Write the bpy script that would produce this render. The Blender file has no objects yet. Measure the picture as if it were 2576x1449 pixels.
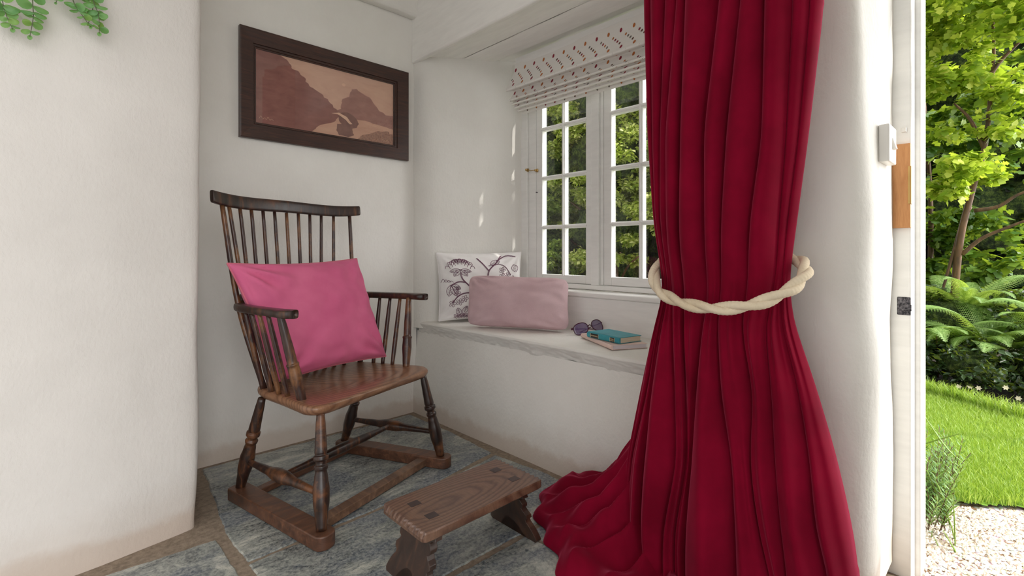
import bpy, math, random
import numpy as np
from mathutils import Vector, noise as mnoise

random.seed(7); rng = np.random.default_rng(7)
SC = bpy.context.scene
COL = SC.collection
PI = math.pi

# ------------------------------------------------------------------ camera
# world: x = 0 is the window wall (outside is +x), y = 0 is the back wall, z up. Metres.
CF, U0, V0 = 1236.0, 1288.0, 632.0
FC, FS = 0.7229, 0.6910
CAM = np.array([-1.5907, -2.5108, 0.95])
cd = bpy.data.cameras.new('camera'); cam = bpy.data.objects.new('camera', cd); COL.objects.link(cam)
cam.location = CAM; cam.rotation_euler = (PI / 2, 0, -math.atan2(FS, FC))
cd.sensor_width = 36.0; cd.lens = 36.0 * CF / 2576.0; cd.shift_y = -(724.5 - V0) / 2576.0
cd.clip_start = 0.02; cd.clip_end = 100
SC.camera = cam

def pw(u, v, **k):
    """point where the sight line of a measured photo point meets a known wall or floor plane"""
    X, Z = (u - U0) / CF, -(v - V0) / CF
    d = np.array([FC * X + FS, -FS * X + FC, Z])
    for i, n in enumerate('xyz'):
        if n in k: return CAM + d * (k[n] - CAM[i]) / d[i]

# ------------------------------------------------------------------ object helpers
def tag(o, label=None, cat=None, group=None, kind=None):
    if label: o['label'] = label
    if cat: o['category'] = cat
    if group: o['group'] = group
    if kind: o['kind'] = kind
    return o
def wloc(o):
    v = Vector((0, 0, 0))
    while o is not None: v += o.location; o = o.parent
    return v
def empty(name, loc, label=None, cat=None, group=None, kind=None):
    o = bpy.data.objects.new(name, None); COL.objects.link(o); o.location = loc
    o.empty_display_size = .05
    return tag(o, label, cat, group, kind)
def obj(name, vf, mat, parent=None, smooth=True, origin=None, mids=None, label=None, cat=None, group=None, kind=None):
    v = np.asarray(vf[0], dtype=np.float64).reshape(-1, 3); f = vf[1]
    if parent is not None: off = np.array(wloc(parent))
    elif origin is not None: off = np.array(origin, float)
    else:
        off = np.array([(v[:, 0].min() + v[:, 0].max()) / 2, (v[:, 1].min() + v[:, 1].max()) / 2, v[:, 2].min()])
    me = bpy.data.meshes.new(name)
    v = v - off
    if isinstance(f, np.ndarray):
        n, k = f.shape
        me.vertices.add(len(v)); me.vertices.foreach_set('co', v.astype(np.float32).ravel())
        me.loops.add(n * k); me.loops.foreach_set('vertex_index', f.astype(np.int32).ravel())
        me.polygons.add(n); me.polygons.foreach_set('loop_start', np.arange(0, n * k, k, dtype=np.int32))
        me.update(calc_edges=True); me.validate()
    else:
        me.from_pydata(v.tolist(), [], f); me.validate()
    mats = mat if isinstance(mat, (list, tuple)) else [mat]
    for m in mats: me.materials.append(m)
    if mids is not None and len(mids) == len(me.polygons): me.polygons.foreach_set('material_index', np.array(mids, dtype=np.int32))
    me.polygons.foreach_set('use_smooth', np.full(len(me.polygons), smooth)); me.update()
    o = bpy.data.objects.new(name, me); COL.objects.link(o)
    if parent is not None: o.parent = parent
    else: o.location = off
    tag(o, label, cat, group, kind)
    return o
def smooth_by_angle(o, deg=40):
    me = o.data
    try: me.set_sharp_from_angle(angle=math.radians(deg))
    except Exception: pass
    return o
def bevel(o, w=.002, seg=2, ang=35):
    m = o.modifiers.new('edge', 'BEVEL'); m.width = w; m.segments = seg; m.limit_method = 'ANGLE'; m.angle_limit = math.radians(ang)
    m.harden_normals = False
    return o
class MB:
    def __init__(s): s.v = []; s.f = []; s.m = []
    def add(s, vf, m=0):
        n = len(s.v); s.v += [tuple(p) for p in vf[0]]
        s.f += [tuple(int(i) + n for i in q) for q in vf[1]]; s.m += [m] * len(vf[1]); return s
    @property
    def vf(s): return (s.v, s.f)

def box(x0, x1, y0, y1, z0, z1):
    v = [(x, y, z) for z in (z0, z1) for y in (y0, y1) for x in (x0, x1)]
    return v, [(0, 2, 3, 1), (4, 5, 7, 6), (0, 1, 5, 4), (2, 6, 7, 3), (0, 4, 6, 2), (1, 3, 7, 5)]
def frame_axes(d, up=(0, 0, 1)):
    d = np.array(d, float); d /= np.linalg.norm(d) + 1e-12
    a = np.cross(up, d)
    if np.linalg.norm(a) < 1e-4: a = np.cross((0, 1, 0), d)
    a /= np.linalg.norm(a); b = np.cross(d, a)
    return a, b, d
def tube(pts, rad, seg=12, cap=True, sx=1.0, sy=1.0, up=(0, 0, 1)):
    """swept round (or oval) section along a path; rad: number or list"""
    pts = np.array(pts, float); n = len(pts)
    rad = np.full(n, rad) if np.isscalar(rad) else np.array(rad, float)
    t = np.zeros_like(pts); t[1:-1] = pts[2:] - pts[:-2]; t[0] = pts[1] - pts[0]; t[-1] = pts[-1] - pts[-2]
    a, b, _ = frame_axes(t[0], up); V = []; F = []
    for i in range(n):
        d = t[i] / (np.linalg.norm(t[i]) + 1e-12)
        a = a - d * np.dot(a, d); a /= np.linalg.norm(a) + 1e-12; b = np.cross(d, a)
        for k in range(seg):
            w = 2 * PI * k / seg
            V.append(pts[i] + rad[i] * (sx * math.cos(w) * a + sy * math.sin(w) * b))
    for i in range(n - 1):
        for k in range(seg):
            k2 = (k + 1) % seg
            F.append((i * seg + k, i * seg + k2, (i + 1) * seg + k2, (i + 1) * seg + k))
    if cap:
        F.append(tuple(range(seg - 1, -1, -1))); F.append(tuple((n - 1) * seg + k for k in range(seg)))
    return V, F
def turned(p0, p1, prof, seg=20, steps=6):
    """turned spindle between two points, prof = [(t, radius)] softly interpolated"""
    p0 = np.array(p0, float); p1 = np.array(p1, float); P = []; R = []
    for (ta, ra), (tb, rb) in zip(prof[:-1], prof[1:]):
        for k in range(steps):
            q = k / steps; e = q * q * (3 - 2 * q); P.append(p0 + (p1 - p0) * (ta + (tb - ta) * q)); R.append(ra + (rb - ra) * e)
    P.append(p0 + (p1 - p0) * prof[-1][0]); R.append(prof[-1][1])
    return tube(P, R, seg)
def grid_vf(fn, nu, nv, closeu=False):
    V = [fn(i / (nu if closeu else nu - 1), j / (nv - 1)) for j in range(nv) for i in range(nu)]
    F = []
    for j in range(nv - 1):
        for i in range(nu if closeu else nu - 1):
            i2 = (i + 1) % nu
            F.append((j * nu + i, j * nu + i2, (j + 1) * nu + i2, (j + 1) * nu + i))
    return V, F
def extrude_poly(poly, lo, hi, axis='z', fn=None):
    n = len(poly)
    def P(a, b, c): return {'z': (a, b, c), 'x': (c, a, b), 'y': (a, c, b)}[axis]
    v = [P(a, b, lo) for a, b in poly] + [P(a, b, hi) for a, b in poly]
    f = [tuple(range(n - 1, -1, -1)), tuple(range(n, 2 * n))] + [(i, (i + 1) % n, n + (i + 1) % n, n + i) for i in range(n)]
    if fn: v = [fn(*p) for p in v]
    return v, f
def nz(x, y=0., z=0., s=1.): return mnoise.noise(Vector((x * s, y * s, z * s)))
def sstep(a, b, x):
    t = min(1, max(0, (x - a) / (b - a))); return t * t * (3 - 2 * t)

# ------------------------------------------------------------------ materials
def srgb(r, g, b):
    f = lambda c: (c / 255 / 12.92) if c / 255 <= .04045 else ((c / 255 + .055) / 1.055) ** 2.4
    return (f(r), f(g), f(b), 1)
class NM:
    def __init__(s, name, rough=.5, col=(.8, .8, .8, 1), **kw):
        s.m = bpy.data.materials.new(name); s.m.use_nodes = True; s.n = s.m.node_tree.nodes; s.l = s.m.node_tree.links
        s.p = s.n['Principled BSDF']; s.p.inputs['Base Color'].default_value = col; s.p.inputs['Roughness'].default_value = rough
        for k, v in kw.items(): s.p.inputs[k.replace('_', ' ')].default_value = v
    def node(s, t, **kw):
        n = s.n.new(t)
        for k, v in kw.items(): setattr(n, k, v)
        return n
    def coord(s, scale=(1, 1, 1), rot=(0, 0, 0), kind='Object'):
        t = s.node('ShaderNodeTexCoord'); m = s.node('ShaderNodeMapping'); m.inputs['Scale'].default_value = scale; m.inputs['Rotation'].default_value = rot
        s.l.new(t.outputs[kind], m.inputs[0]); return m.outputs[0]
    def noise(s, vec, scale, detail=4, rough=.5, dist=0):
        n = s.node('ShaderNodeTexNoise'); n.inputs['Scale'].default_value = scale; n.inputs['Detail'].default_value = detail
        n.inputs['Roughness'].default_value = rough; n.inputs['Distortion'].default_value = dist
        if vec is not None: s.l.new(vec, n.inputs['Vector'])
        return n.outputs['Fac']
    def ramp(s, fac, stops):
        r = s.node('ShaderNodeValToRGB'); e = r.color_ramp.elements
        while len(e) < len(stops): e.new(.5)
        for i, (p, c) in enumerate(stops): e[i].position = p; e[i].color = c
        s.l.new(fac, r.inputs[0]); return r.outputs[0]
    def mix(s, fac, a, b, mode='MIX'):
        n = s.node('ShaderNodeMix', data_type='RGBA', blend_type=mode)
        for i, x in ((0, fac), (6, a), (7, b)):
            if isinstance(x, (int, float)): n.inputs[i].default_value = x
            elif isinstance(x, tuple): n.inputs[i].default_value = x
            else: s.l.new(x, n.inputs[i])
        return n.outputs[2]
    def math(s, op, a, b=None, c=None):
        n = s.node('ShaderNodeMath', operation=op)
        for i, x in enumerate((a, b, c)):
            if x is None: continue
            if isinstance(x, (int, float)): n.inputs[i].default_value = x
            else: s.l.new(x, n.inputs[i])
        return n.outputs[0]
    def base(s, c): s.l.new(c, s.p.inputs['Base Color']); return s
    def rough(s, c): s.l.new(c, s.p.inputs['Roughness']); return s
    def bump(s, h, strength=.3, dist=.01, chain=None):
        b = s.node('ShaderNodeBump'); b.inputs['Strength'].default_value = strength; b.inputs['Distance'].default_value = dist
        s.l.new(h, b.inputs['Height'])
        if chain is not None: s.l.new(chain, b.inputs['Normal'])
        s.l.new(b.outputs[0], s.p.inputs['Normal']); return b.outputs[0]

def plaster(name, c1, c2, bump1=.35, dirt=True):
    k = NM(name, .85)
    g = k.coord(); n1 = k.noise(g, 2.2, 5, .6); col = k.ramp(n1, [(.35, c1), (.7, c2)])
    if dirt:   # brownish damp-stained foot of the wall, a stain with a shape of its own
        geo = k.node('ShaderNodeNewGeometry'); sep = k.node('ShaderNodeSeparateXYZ'); k.l.new(geo.outputs['Position'], sep.inputs[0])
        wob = k.noise(g, 9, 4, .6); h = k.math('ADD', sep.outputs[2], k.math('MULTIPLY', wob, -.10))
        fac = k.ramp(h, [(0.0, (.75, .75, .75, 1)), (.05, (.22, .22, .22, 1)), (.16, (0, 0, 0, 1))])
        fac.node.color_ramp.interpolation = 'EASE'
        fac2 = k.math('MULTIPLY', fac, .6)
        col = k.mix(fac2, col, srgb(170, 140, 112))
    k.base(col)
    a = k.noise(k.coord((1, 1, .55)), 95, 3, .55); b = k.noise(g, 14, 3, .5)
    b1 = k.bump(b, .25, .012); k.bump(a, bump1, .004, b1)
    return k.m
M = {}
M['plaster'] = plaster('white_plaster', srgb(224, 221, 215), srgb(232, 230, 225))
M['plaster_pier'] = plaster('greyer_plaster', srgb(206, 201, 196), srgb(216, 211, 206), .5)  # same plaster with a greyer base colour and stronger bump
def painted(name, c, bs=.12):
    k = NM(name, .45); g = k.coord((6, 1, 6)); n = k.noise(g, 6, 4, .6)
    k.base(k.ramp(n, [(.3, tuple(x * .93 for x in c[:3]) + (1,)), (.65, c)])); k.bump(n, bs, .004); return k.m
M['paint'] = painted('white_gloss_paint', srgb(240, 239, 236))
M['paint_board'] = painted('white_painted_boards', srgb(244, 242, 238), .3)
M['paint_sill'] = painted('white_sill_paint', srgb(242, 240, 237), .25)
M['groove'] = NM('paint_groove', .8, srgb(176, 172, 168)).m

def wood(name, dark, mid, light, sc=(9, 9, 1.2), rough=.32, wear=.55, coord_rot=(0, 0, 0), bumpv=.15):
    k = NM(name, rough); g = k.coord(sc, coord_rot)
    n = k.noise(g, 5, 6, .6, .6); w = k.noise(k.coord(), 7, 5, .65, .3)
    c = k.ramp(n, [(.3, dark), (.55, mid), (.75, light)])
    c = k.mix(k.ramp(w, [(wear - .06, (0, 0, 0, 1)), (wear + .12, (1, 1, 1, 1))]), c, light)
    k.base(c); k.rough(k.ramp(n, [(.2, (rough - .06,) * 3 + (1,)), (.8, (rough + .15,) * 3 + (1,))])); k.bump(n, bumpv, .003)
    k.p.inputs['Coat Weight'].default_value = .25; k.p.inputs['Coat Roughness'].default_value = .25
    return k.m
M['chair'] = wood('dark_elm', srgb(24, 14, 11), srgb(50, 31, 24), srgb(104, 64, 36), wear=.62)
M['chair_leg'] = wood('dark_turned_elm', srgb(22, 13, 10), srgb(48, 29, 22), srgb(126, 78, 44), wear=.58)
M['chair_spindle'] = wood('spindle_elm', srgb(34, 18, 15), srgb(62, 35, 27), srgb(132, 88, 50), wear=.55)
M['runner'] = wood('worn_runner', srgb(66, 40, 28), srgb(96, 62, 44), srgb(130, 88, 62), (1.2, 9, 9), .42, .62)
M['rail'] = wood('pale_rail', srgb(84, 60, 46), srgb(118, 88, 68), srgb(150, 118, 94), (9, 1.2, 9), .4, .62)
def ringwood(name, cols, center, sc, warp=.25, rough=.33, freq=1.0):
    k = NM(name, rough); g = k.coord(sc)
    mp = k.node('ShaderNodeMapping'); mp.inputs['Location'].default_value = center; k.l.new(g, mp.inputs[0])
    w = k.node('ShaderNodeTexWave', wave_type='RINGS', rings_direction='SPHERICAL'); w.inputs['Scale'].default_value = freq
    w.inputs['Distortion'].default_value = 5 * warp; w.inputs['Detail'].default_value = 5; w.inputs['Detail Scale'].default_value = 1.4
    k.l.new(mp.outputs[0], w.inputs['Vector'])
    fine = k.noise(k.coord((60, 6, 20)), 4, 4, .6); blot = k.noise(k.coord(), 8, 4, .6)
    c = k.ramp(w.outputs['Fac'], [(.0, cols[0]), (.16, cols[1]), (.75, cols[2])])
    c = k.mix(.45, c, cols[1])
    c = k.mix(k.ramp(fine, [(.35, (.35,) * 3 + (1,)), (.65, (0, 0, 0, 1))]), c, cols[0])
    c = k.mix(k.ramp(blot, [(.5, (0, 0, 0, 1)), (.72, (.55,) * 3 + (1,))]), c, cols[3])
    k.base(c); k.bump(w.outputs['Fac'], .1, .002); k.p.inputs['Coat Weight'].default_value = .35; k.p.inputs['Coat Roughness'].default_value = .22
    return k.m
M['seat'] = ringwood('worn_elm_seat', [srgb(94, 62, 42), srgb(132, 92, 66), srgb(164, 122, 92), srgb(108, 70, 50)], (.3, .1, 0), (1, 3.2, 1), .5, .36, 7)
M['stool'] = ringwood('dark_oak_top', [srgb(70, 46, 36), srgb(108, 78, 62), srgb(134, 102, 82), srgb(76, 50, 42)], (.1, .04, 0), (1, 3.4, 1), .7, .36, 9)
M['stool_leg'] = wood('dark_oak_leg', srgb(40, 25, 20), srgb(62, 42, 33), srgb(96, 64, 44), (6, 6, 2), .42, .66)
M['tenon'] = wood('tenon_wood', srgb(48, 34, 32), srgb(60, 44, 42), srgb(76, 56, 50), (8, 3, 8), .4, .8)
M['frame'] = wood('walnut_frame', srgb(40, 22, 18), srgb(62, 36, 27), srgb(86, 50, 36), (2, 10, 30), .45, .8)

def slate():
    k = NM('slate', .42)
    geo = k.node('ShaderNodeNewGeometry'); mp = k.node('ShaderNodeMapping'); k.l.new(geo.outputs['Position'], mp.inputs[0])
    mp.inputs['Rotation'].default_value = (0, 0, math.radians(14)); mp.inputs['Scale'].default_value = (1, 1.9, 1)
    g = mp.outputs[0]
    big = k.noise(g, 2.2, 6, .65, .9); mid = k.noise(g, 4.5, 9, .78, .9); fine = k.noise(geo.outputs['Position'], 85, 5, .75)
    c = k.ramp(mid, [(.34, srgb(58, 64, 68)), (.45, srgb(98, 104, 104)), (.54, srgb(146, 150, 144)), (.66, srgb(204, 202, 190))])
    c = k.mix(k.ramp(big, [(.46, (0, 0, 0, 1)), (.58, (.75,) * 3 + (1,))]), c, srgb(72, 84, 102))
    c = k.mix(k.ramp(fine, [(.42, (0, 0, 0, 1)), (.62, (.42,) * 3 + (1,))]), c, srgb(205, 205, 196))
    c = k.mix(k.ramp(fine, [(.30, (.5,) * 3 + (1,)), (.44, (0, 0, 0, 1))]), c, srgb(40, 46, 52))
    k.base(c); k.rough(k.ramp(mid, [(.3, (.22,) * 3 + (1,)), (.7, (.45,) * 3 + (1,))]))
    b = k.bump(mid, .35, .01); k.bump(fine, .25, .003, b); return k.m
M['slate'] = slate()
k = NM('mortar', .9); n = k.noise(k.coord(), 60, 5, .7); k.base(k.ramp(n, [(.3, srgb(112, 98, 84)), (.7, srgb(158, 142, 124))])); k.bump(n, .5, .004); M['mortar'] = k.m

def velvet(name, c1, c2, sheen, tint, fine=900, nap=.5, b=.12):
    k = NM(name, .9); n = k.noise(k.coord(), 5, 4, .6); c = k.ramp(n, [(.35, c1), (.68, c2)])
    f = k.noise(k.coord(), fine, 2, .5)
    c = k.mix(k.math('MULTIPLY', f, nap), c, tuple(min(1, x * 1.5) for x in c2[:3]) + (1,))
    k.base(c); k.bump(f, b, .001)
    k.p.inputs['Sheen Weight'].default_value = sheen; k.p.inputs['Sheen Tint'].default_value = tint; k.p.inputs['Sheen Roughness'].default_value = .35
    k.p.inputs['Specular IOR Level'].default_value = .1
    return k.m
M['curtain'] = velvet('crimson_velvet', srgb(100, 1, 26), srgb(128, 4, 38), .5, srgb(255, 110, 150), 700, .25)
M['pink'] = velvet('pink_velvet', srgb(196, 92, 130), srgb(208, 108, 142), .3, srgb(255, 200, 205), 800, .15)
M['pink_piping'] = velvet('pink_piping', srgb(186, 96, 116), srgb(200, 110, 126), .5, srgb(255, 215, 205), 800, .15)
M['mauve'] = velvet('mauve_wool', srgb(186, 156, 160), srgb(204, 176, 180), .15, srgb(255, 240, 240), 420, .3, .6)
M['linen'] = velvet('white_linen', srgb(224, 220, 218), srgb(236, 233, 231), .05, srgb(255, 255, 255), 500, .1, .3)
M['plum'] = NM('plum_thread', .7, srgb(108, 66, 88)).m
M['rope'] = velvet('cream_wool_rope', srgb(206, 186, 158), srgb(226, 210, 186), .3, srgb(255, 240, 220), 300, .2, .6)
M['blind'] = NM('cream_blind_cloth', .85, srgb(232, 229, 224)).m
for nm, c in (('dot_red', (140, 26, 48)), ('dot_orange', (186, 108, 52)), ('dot_brown', (96, 58, 46)), ('dot_grey', (120, 112, 104))):
    M[nm] = NM(nm, .6, srgb(*c)).m
k = NM('thin_glass', .02, (1, 1, 1, 1)); out = k.n['Material Output']
tr = k.node('ShaderNodeBsdfTransparent'); gl = k.node('ShaderNodeBsdfGlossy'); gl.inputs['Roughness'].default_value = .02
lw_ = k.node('ShaderNodeLayerWeight'); lw_.inputs[0].default_value = .5; mx = k.node('ShaderNodeMixShader')
k.l.new(k.math('MULTIPLY_ADD', k.math('POWER', lw_.outputs['Facing'], 4.0), .6, .035), mx.inputs[0]); k.l.new(tr.outputs[0], mx.inputs[1]); k.l.new(gl.outputs[0], mx.inputs[2]); k.l.new(mx.outputs[0], out.inputs[0]); M['glass'] = k.m
M['brass'] = NM('old_brass', .3, srgb(178, 146, 92), Metallic=1.0).m
k = NM('latch_block_wood', .5); n = k.noise(k.coord((40, 40, 5)), 4, 5, .6); k.base(k.ramp(n, [(.3, srgb(176, 118, 66)), (.7, srgb(198, 142, 88))])); M['block'] = k.m
k = NM('pitted_iron', .35, srgb(52, 50, 58), Metallic=.6); n = k.noise(k.coord(), 160, 4, .7); k.base(k.ramp(n, [(.4, srgb(30, 30, 36)), (.7, srgb(120, 116, 120))])); k.bump(n, .6, .003); M['iron'] = k.m
M['plastic'] = NM('white_switch_plastic', .35, srgb(226, 223, 218)).m
M['void'] = NM('keyhole_dark', .9, srgb(24, 20, 18)).m

def leafmat(name, cols, trans=.35, rough=.45):
    k = NM(name, rough); geo = k.node('ShaderNodeNewGeometry'); c = k.ramp(geo.outputs['Random Per Island'], [(i / (len(cols) - 1), x) for i, x in enumerate(cols)])
    k.base(c); out = k.n['Material Output']; t = k.node('ShaderNodeBsdfTranslucent'); k.l.new(k.mix(.5, c, srgb(205, 225, 60)), t.inputs[0])
    mx = k.node('ShaderNodeMixShader'); mx.inputs[0].default_value = trans
    k.l.new(k.p.outputs[0], mx.inputs[1]); k.l.new(t.outputs[0], mx.inputs[2]); k.l.new(mx.outputs[0], out.inputs[0]); return k.m
M['maple'] = leafmat('bright_maple_leaf', [srgb(112, 148, 40), srgb(156, 182, 54), srgb(200, 210, 84)], .45)
M['maple2'] = leafmat('mid_maple_leaf', [srgb(58, 98, 34), srgb(84, 124, 42), srgb(118, 150, 52)], .35)
M['darkleaf'] = leafmat('dark_evergreen_leaf', [srgb(22, 40, 22), srgb(36, 60, 30), srgb(54, 84, 40)], .15)
M['hedge'] = leafmat('hedge_leaf', [srgb(98, 120, 44), srgb(142, 162, 68), srgb(186, 196, 100), srgb(220, 222, 156)], .45)
M['hedge2'] = leafmat('hedge_leaf_deep', [srgb(78, 106, 46), srgb(114, 140, 62), srgb(164, 180, 92)], .42)
M['fern'] = leafmat('fern_leaf', [srgb(96, 134, 66), srgb(130, 164, 90), srgb(164, 190, 120)], .4)
M['grass'] = leafmat('lawn_grass', [srgb(112, 150, 46), srgb(144, 176, 70), srgb(184, 204, 112)], .28)
M['strap'] = leafmat('strap_leaf', [srgb(96, 132, 44), srgb(136, 162, 64)], .35)
M['rosemary'] = leafmat('rosemary_leaf', [srgb(70, 112, 56), srgb(104, 146, 80), srgb(136, 170, 104)], .25)
M['euc'] = leafmat('eucalyptus_leaf', [srgb(84, 138, 76), srgb(104, 156, 92), srgb(122, 160, 74)], .25)
M['euc_stem'] = NM('eucalyptus_stem', .6, srgb(84, 92, 62)).m
M['bark'] = wood('garden_bark', srgb(60, 44, 30), srgb(96, 70, 46), srgb(128, 96, 62), (5, 5, 1), .8, .7)
k = NM('garden_soil', .95); n = k.noise(k.coord(), 14, 5, .7); k.base(k.ramp(n, [(.3, srgb(28, 22, 16)), (.7, srgb(62, 50, 38))])); k.bump(n, .8, .03); M['soil'] = k.m
k = NM('lawn_ground', .95); n = k.noise(k.coord(), 30, 5, .7); k.base(k.ramp(n, [(.3, srgb(70, 104, 24)), (.7, srgb(120, 158, 44))])); M['lawn'] = k.m
k = NM('pale_gravel', .9); vo = k.node('ShaderNodeTexVoronoi'); vo.inputs['Scale'].default_value = 55; k.l.new(k.coord(), vo.inputs['Vector'])
c = k.mix(k.ramp(vo.outputs['Distance'], [(.35, (0, 0, 0, 1)), (.75, (1, 1, 1, 1))]), k.mix(.3, srgb(216, 204, 190), vo.outputs['Color']), srgb(120, 92, 66)); k.base(c); k.bump(vo.outputs['Distance'], -.8, .02); M['gravel'] = k.m
M['stonechip'] = leafmat('gravel_chip', [srgb(226, 214, 200), srgb(240, 232, 222), srgb(196, 172, 150)], 0, .8)
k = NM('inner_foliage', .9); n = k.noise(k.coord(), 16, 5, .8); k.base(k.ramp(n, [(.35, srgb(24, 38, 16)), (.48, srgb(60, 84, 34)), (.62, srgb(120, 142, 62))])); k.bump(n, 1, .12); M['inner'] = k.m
M['petal'] = leafmat('white_petal', [srgb(240, 236, 220), srgb(245, 240, 210)], .2)

# ------------------------------------------------------------------ the room shell
S = 'structure'
def plan_wall(name, path, z0, z1, mat, nz_=30, amp=.006, seed=0., step=.02, zfn=None):
    """plaster skin swept up from a plan path, gently uneven; then thick via solid backing blocks"""
    P = []
    for (a, b) in zip(path[:-1], path[1:]):
        a = np.array(a); b = np.array(b); n = max(1, int(np.linalg.norm(b - a) / step))
        P += [a + (b - a) * k / n for k in range(n)]
    P.append(np.array(path[-1])); P = np.array(P)
    for _ in range(6): P[1:-1] = (P[:-2] + 2 * P[1:-1] + P[2:]) / 4 if len(P) > 3 else P[1:-1]
    t = np.gradient(P, axis=0); nrm = np.stack([t[:, 1], -t[:, 0]], 1); nrm /= np.linalg.norm(nrm, axis=1)[:, None] + 1e-9
    V = []; nu = len(P)
    for j in range(nz_):
        z = z0 + (z1 - z0) * j / (nz_ - 1)
        for i in range(nu):
            o = amp * (nz(P[i][0] + seed, P[i][1], z, 2.3) * 1.3 + .5 * nz(P[i][0], P[i][1] + seed, z, 6))
            e = zfn(P[i], z) if zfn else 0
            V.append((P[i][0] + nrm[i][0] * (o + e), P[i][1] + nrm[i][1] * (o + e), z))
    F = [(j * nu + i, j * nu + i + 1, (j + 1) * nu + i + 1, (j + 1) * nu + i) for j in range(nz_ - 1) for i in range(nu - 1)]
    return V, F
def arc(cx, cy, r, a0, a1, n=8): return [(cx + r * math.cos(math.radians(a0 + (a1 - a0) * k / n)), cy + r * math.sin(math.radians(a0 + (a1 - a0) * k / n))) for k in range(n + 1)]
CEIL = 2.6
# back wall
mb = MB(); mb.add(plan_wall('b', [(.02, .0), (-1.9, .0)], -.02, CEIL, None, 40, .005)); mb.add(box(-2.0, .7, .03, .33, -.1, CEIL + .1))
obj('wall_back', mb.vf, M['plaster'], kind=S, label='white plaster back wall of the alcove')
# near left pier, with a rounded outer corner
pier = [(-1.19, .02), (-1.19, -.50)] + arc(-1.225, -.515, .035, 0, -90, 6) + [(-1.3, -.56), (-1.45, -.585), (-1.7, -.6), (-4.2, -.6)]
def pier_e(p, z): return .006 * math.exp(-((z - .02) / .10) ** 2) + .006 * sstep(1.4, .6, z)
mb = MB(); mb.add(plan_wall('p', pier[::-1], -.02, CEIL, None, 60, .006, 3.1, zfn=lambda p, z: -pier_e(p, z)))
V = mb.v[:]; mb.v = V
mb.add(box(-4.2, -1.24, -.53, .3, -.1, CEIL + .1))
obj('wall_left', mb.vf, M['plaster_pier'], kind=S, label='near white plaster pier on the left with a rounded corner')
# window wall: cheeks, lower wall, right stretch and door reveal
mb = MB()
cheekL = [(.0, .02), (.0, -.05)] + [(.006, -.075), (.02, -.098), (.05, -.115)] + [(.30, -.235), (.62, -.385)]
def flare_c(p, z): return 0
mb.add(plan_wall('cl', cheekL, .50, 2.16, None, 40, .006, 5.2))
right = [(.62, -1.51), (.06, -1.725), (.02, -1.75), (.002, -1.785), (.0, -1.83), (.0, -2.14)] + arc(.06, -2.16, .06, 180, 270, 8) + [(.2, -2.222), (.36, -2.222)]
def wob(p, z): return (.014 * math.sin(z * 2.3 + .8) + .010 * nz(z, 3.3, 1, 3.5)) * sstep(-2.0, -2.14, p[1]) * sstep(.2, .05, p[0])
mb.add(plan_wall('rw', right, -.02, CEIL, None, 70, .006, 9.2, zfn=wob))
# lower wall under the seat with a rough plaster nosing
prof = [(.0, -.02), (.0, .05), (.004, .15), (.012, .30), (.022, .42), (.03, .48)]
def low(u, v):
    y = .02 - 1.80 * u; t = v * (len(prof) - 1); i = min(int(t), len(prof) - 2); q = t - i
    x = prof[i][0] * (1 - q) + prof[i + 1][0] * q; z = prof[i][1] * (1 - q) + prof[i + 1][1] * q
    x += .02 * sstep(-.2, -1.0, y) * sstep(.2, .48, z) + .006 * nz(y, z, 2, 3)
    return (x, y, z)
V, F = grid_vf(low, 110, 36); mb.add((V, [f[::-1] for f in F]))
# solid masonry behind the skins
for b in (box(.06, .66, -1.80, .33, -.1, .50), box(.08, .66, -.06, .33, .4, CEIL + .1), box(.655, .70, -.42, .33, -.1, CEIL + .1), box(.12, .66, -2.19, -1.76, -.1, CEIL + .1),
          box(.56, .70, -2.19, -1.50, -.1, CEIL + .1), box(.03, .66, -1.80, .2, 2.20, CEIL + .1), box(.52, .70, -1.6, -.3, -.1, .70),
          box(.0, .5, -3.7, -2.19, 2.26, 3.6), box(.0, .6, -6.0, -3.62, -.1, 3.6)):
    mb.add(b)
obj('wall_right', mb.vf, M['plaster'], kind=S, label='window wall of thick white plaster with the window recess and door reveal')
# window seat: worn plastered ledge with crumbly edge
def seat_fn(u, v):
    y = -.02 - 1.76 * u
    pr = [(.030, .470), (.022, .495), (.014, .515), (.010, .528), (.016, .537), (.035, .541), (.10, .542), (.30, .543), (.47, .545)]
    t = v * (len(pr) - 1); i = min(int(t), len(pr) - 2); q = t - i
    x = pr[i][0] * (1 - q) + pr[i + 1][0] * q; z = pr[i][1] * (1 - q) + pr[i + 1][1] * q
    edge = max(0, 1 - v * 2.0)
    x += .026 * sstep(-.2, -1.0, y) * (1 - v) + edge * (.010 * nz(y, 1, 1, 9) + .006 * nz(y, z * 4, 1, 28))
    z += edge * .006 * nz(y, 7, v, 22) + .0015 * nz(x, y, 0, 8)
    return (x, y, z)
V, F = grid_vf(seat_fn, 240, 33); mb = MB().add((V, [f[::-1] for f in F])); mb.add(box(.06, .5, -1.78, -.03, .47, .53))
obj('window_seat', mb.vf, M['plaster'], kind=S, label='white plastered window seat with a crumbly front edge')
# seat back riser + sill board
mb = MB(); mb.add(box(.448, .54, -1.62, -.28, .535, .712)); mb.add(box(.436, .60, -1.60, -.30, .712, .736))
o = obj('trim_1', mb.vf, M['paint_sill'], smooth=False, kind=S, label='white painted sill board and riser behind the window seat'); bevel(o, .006, 3)
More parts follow.
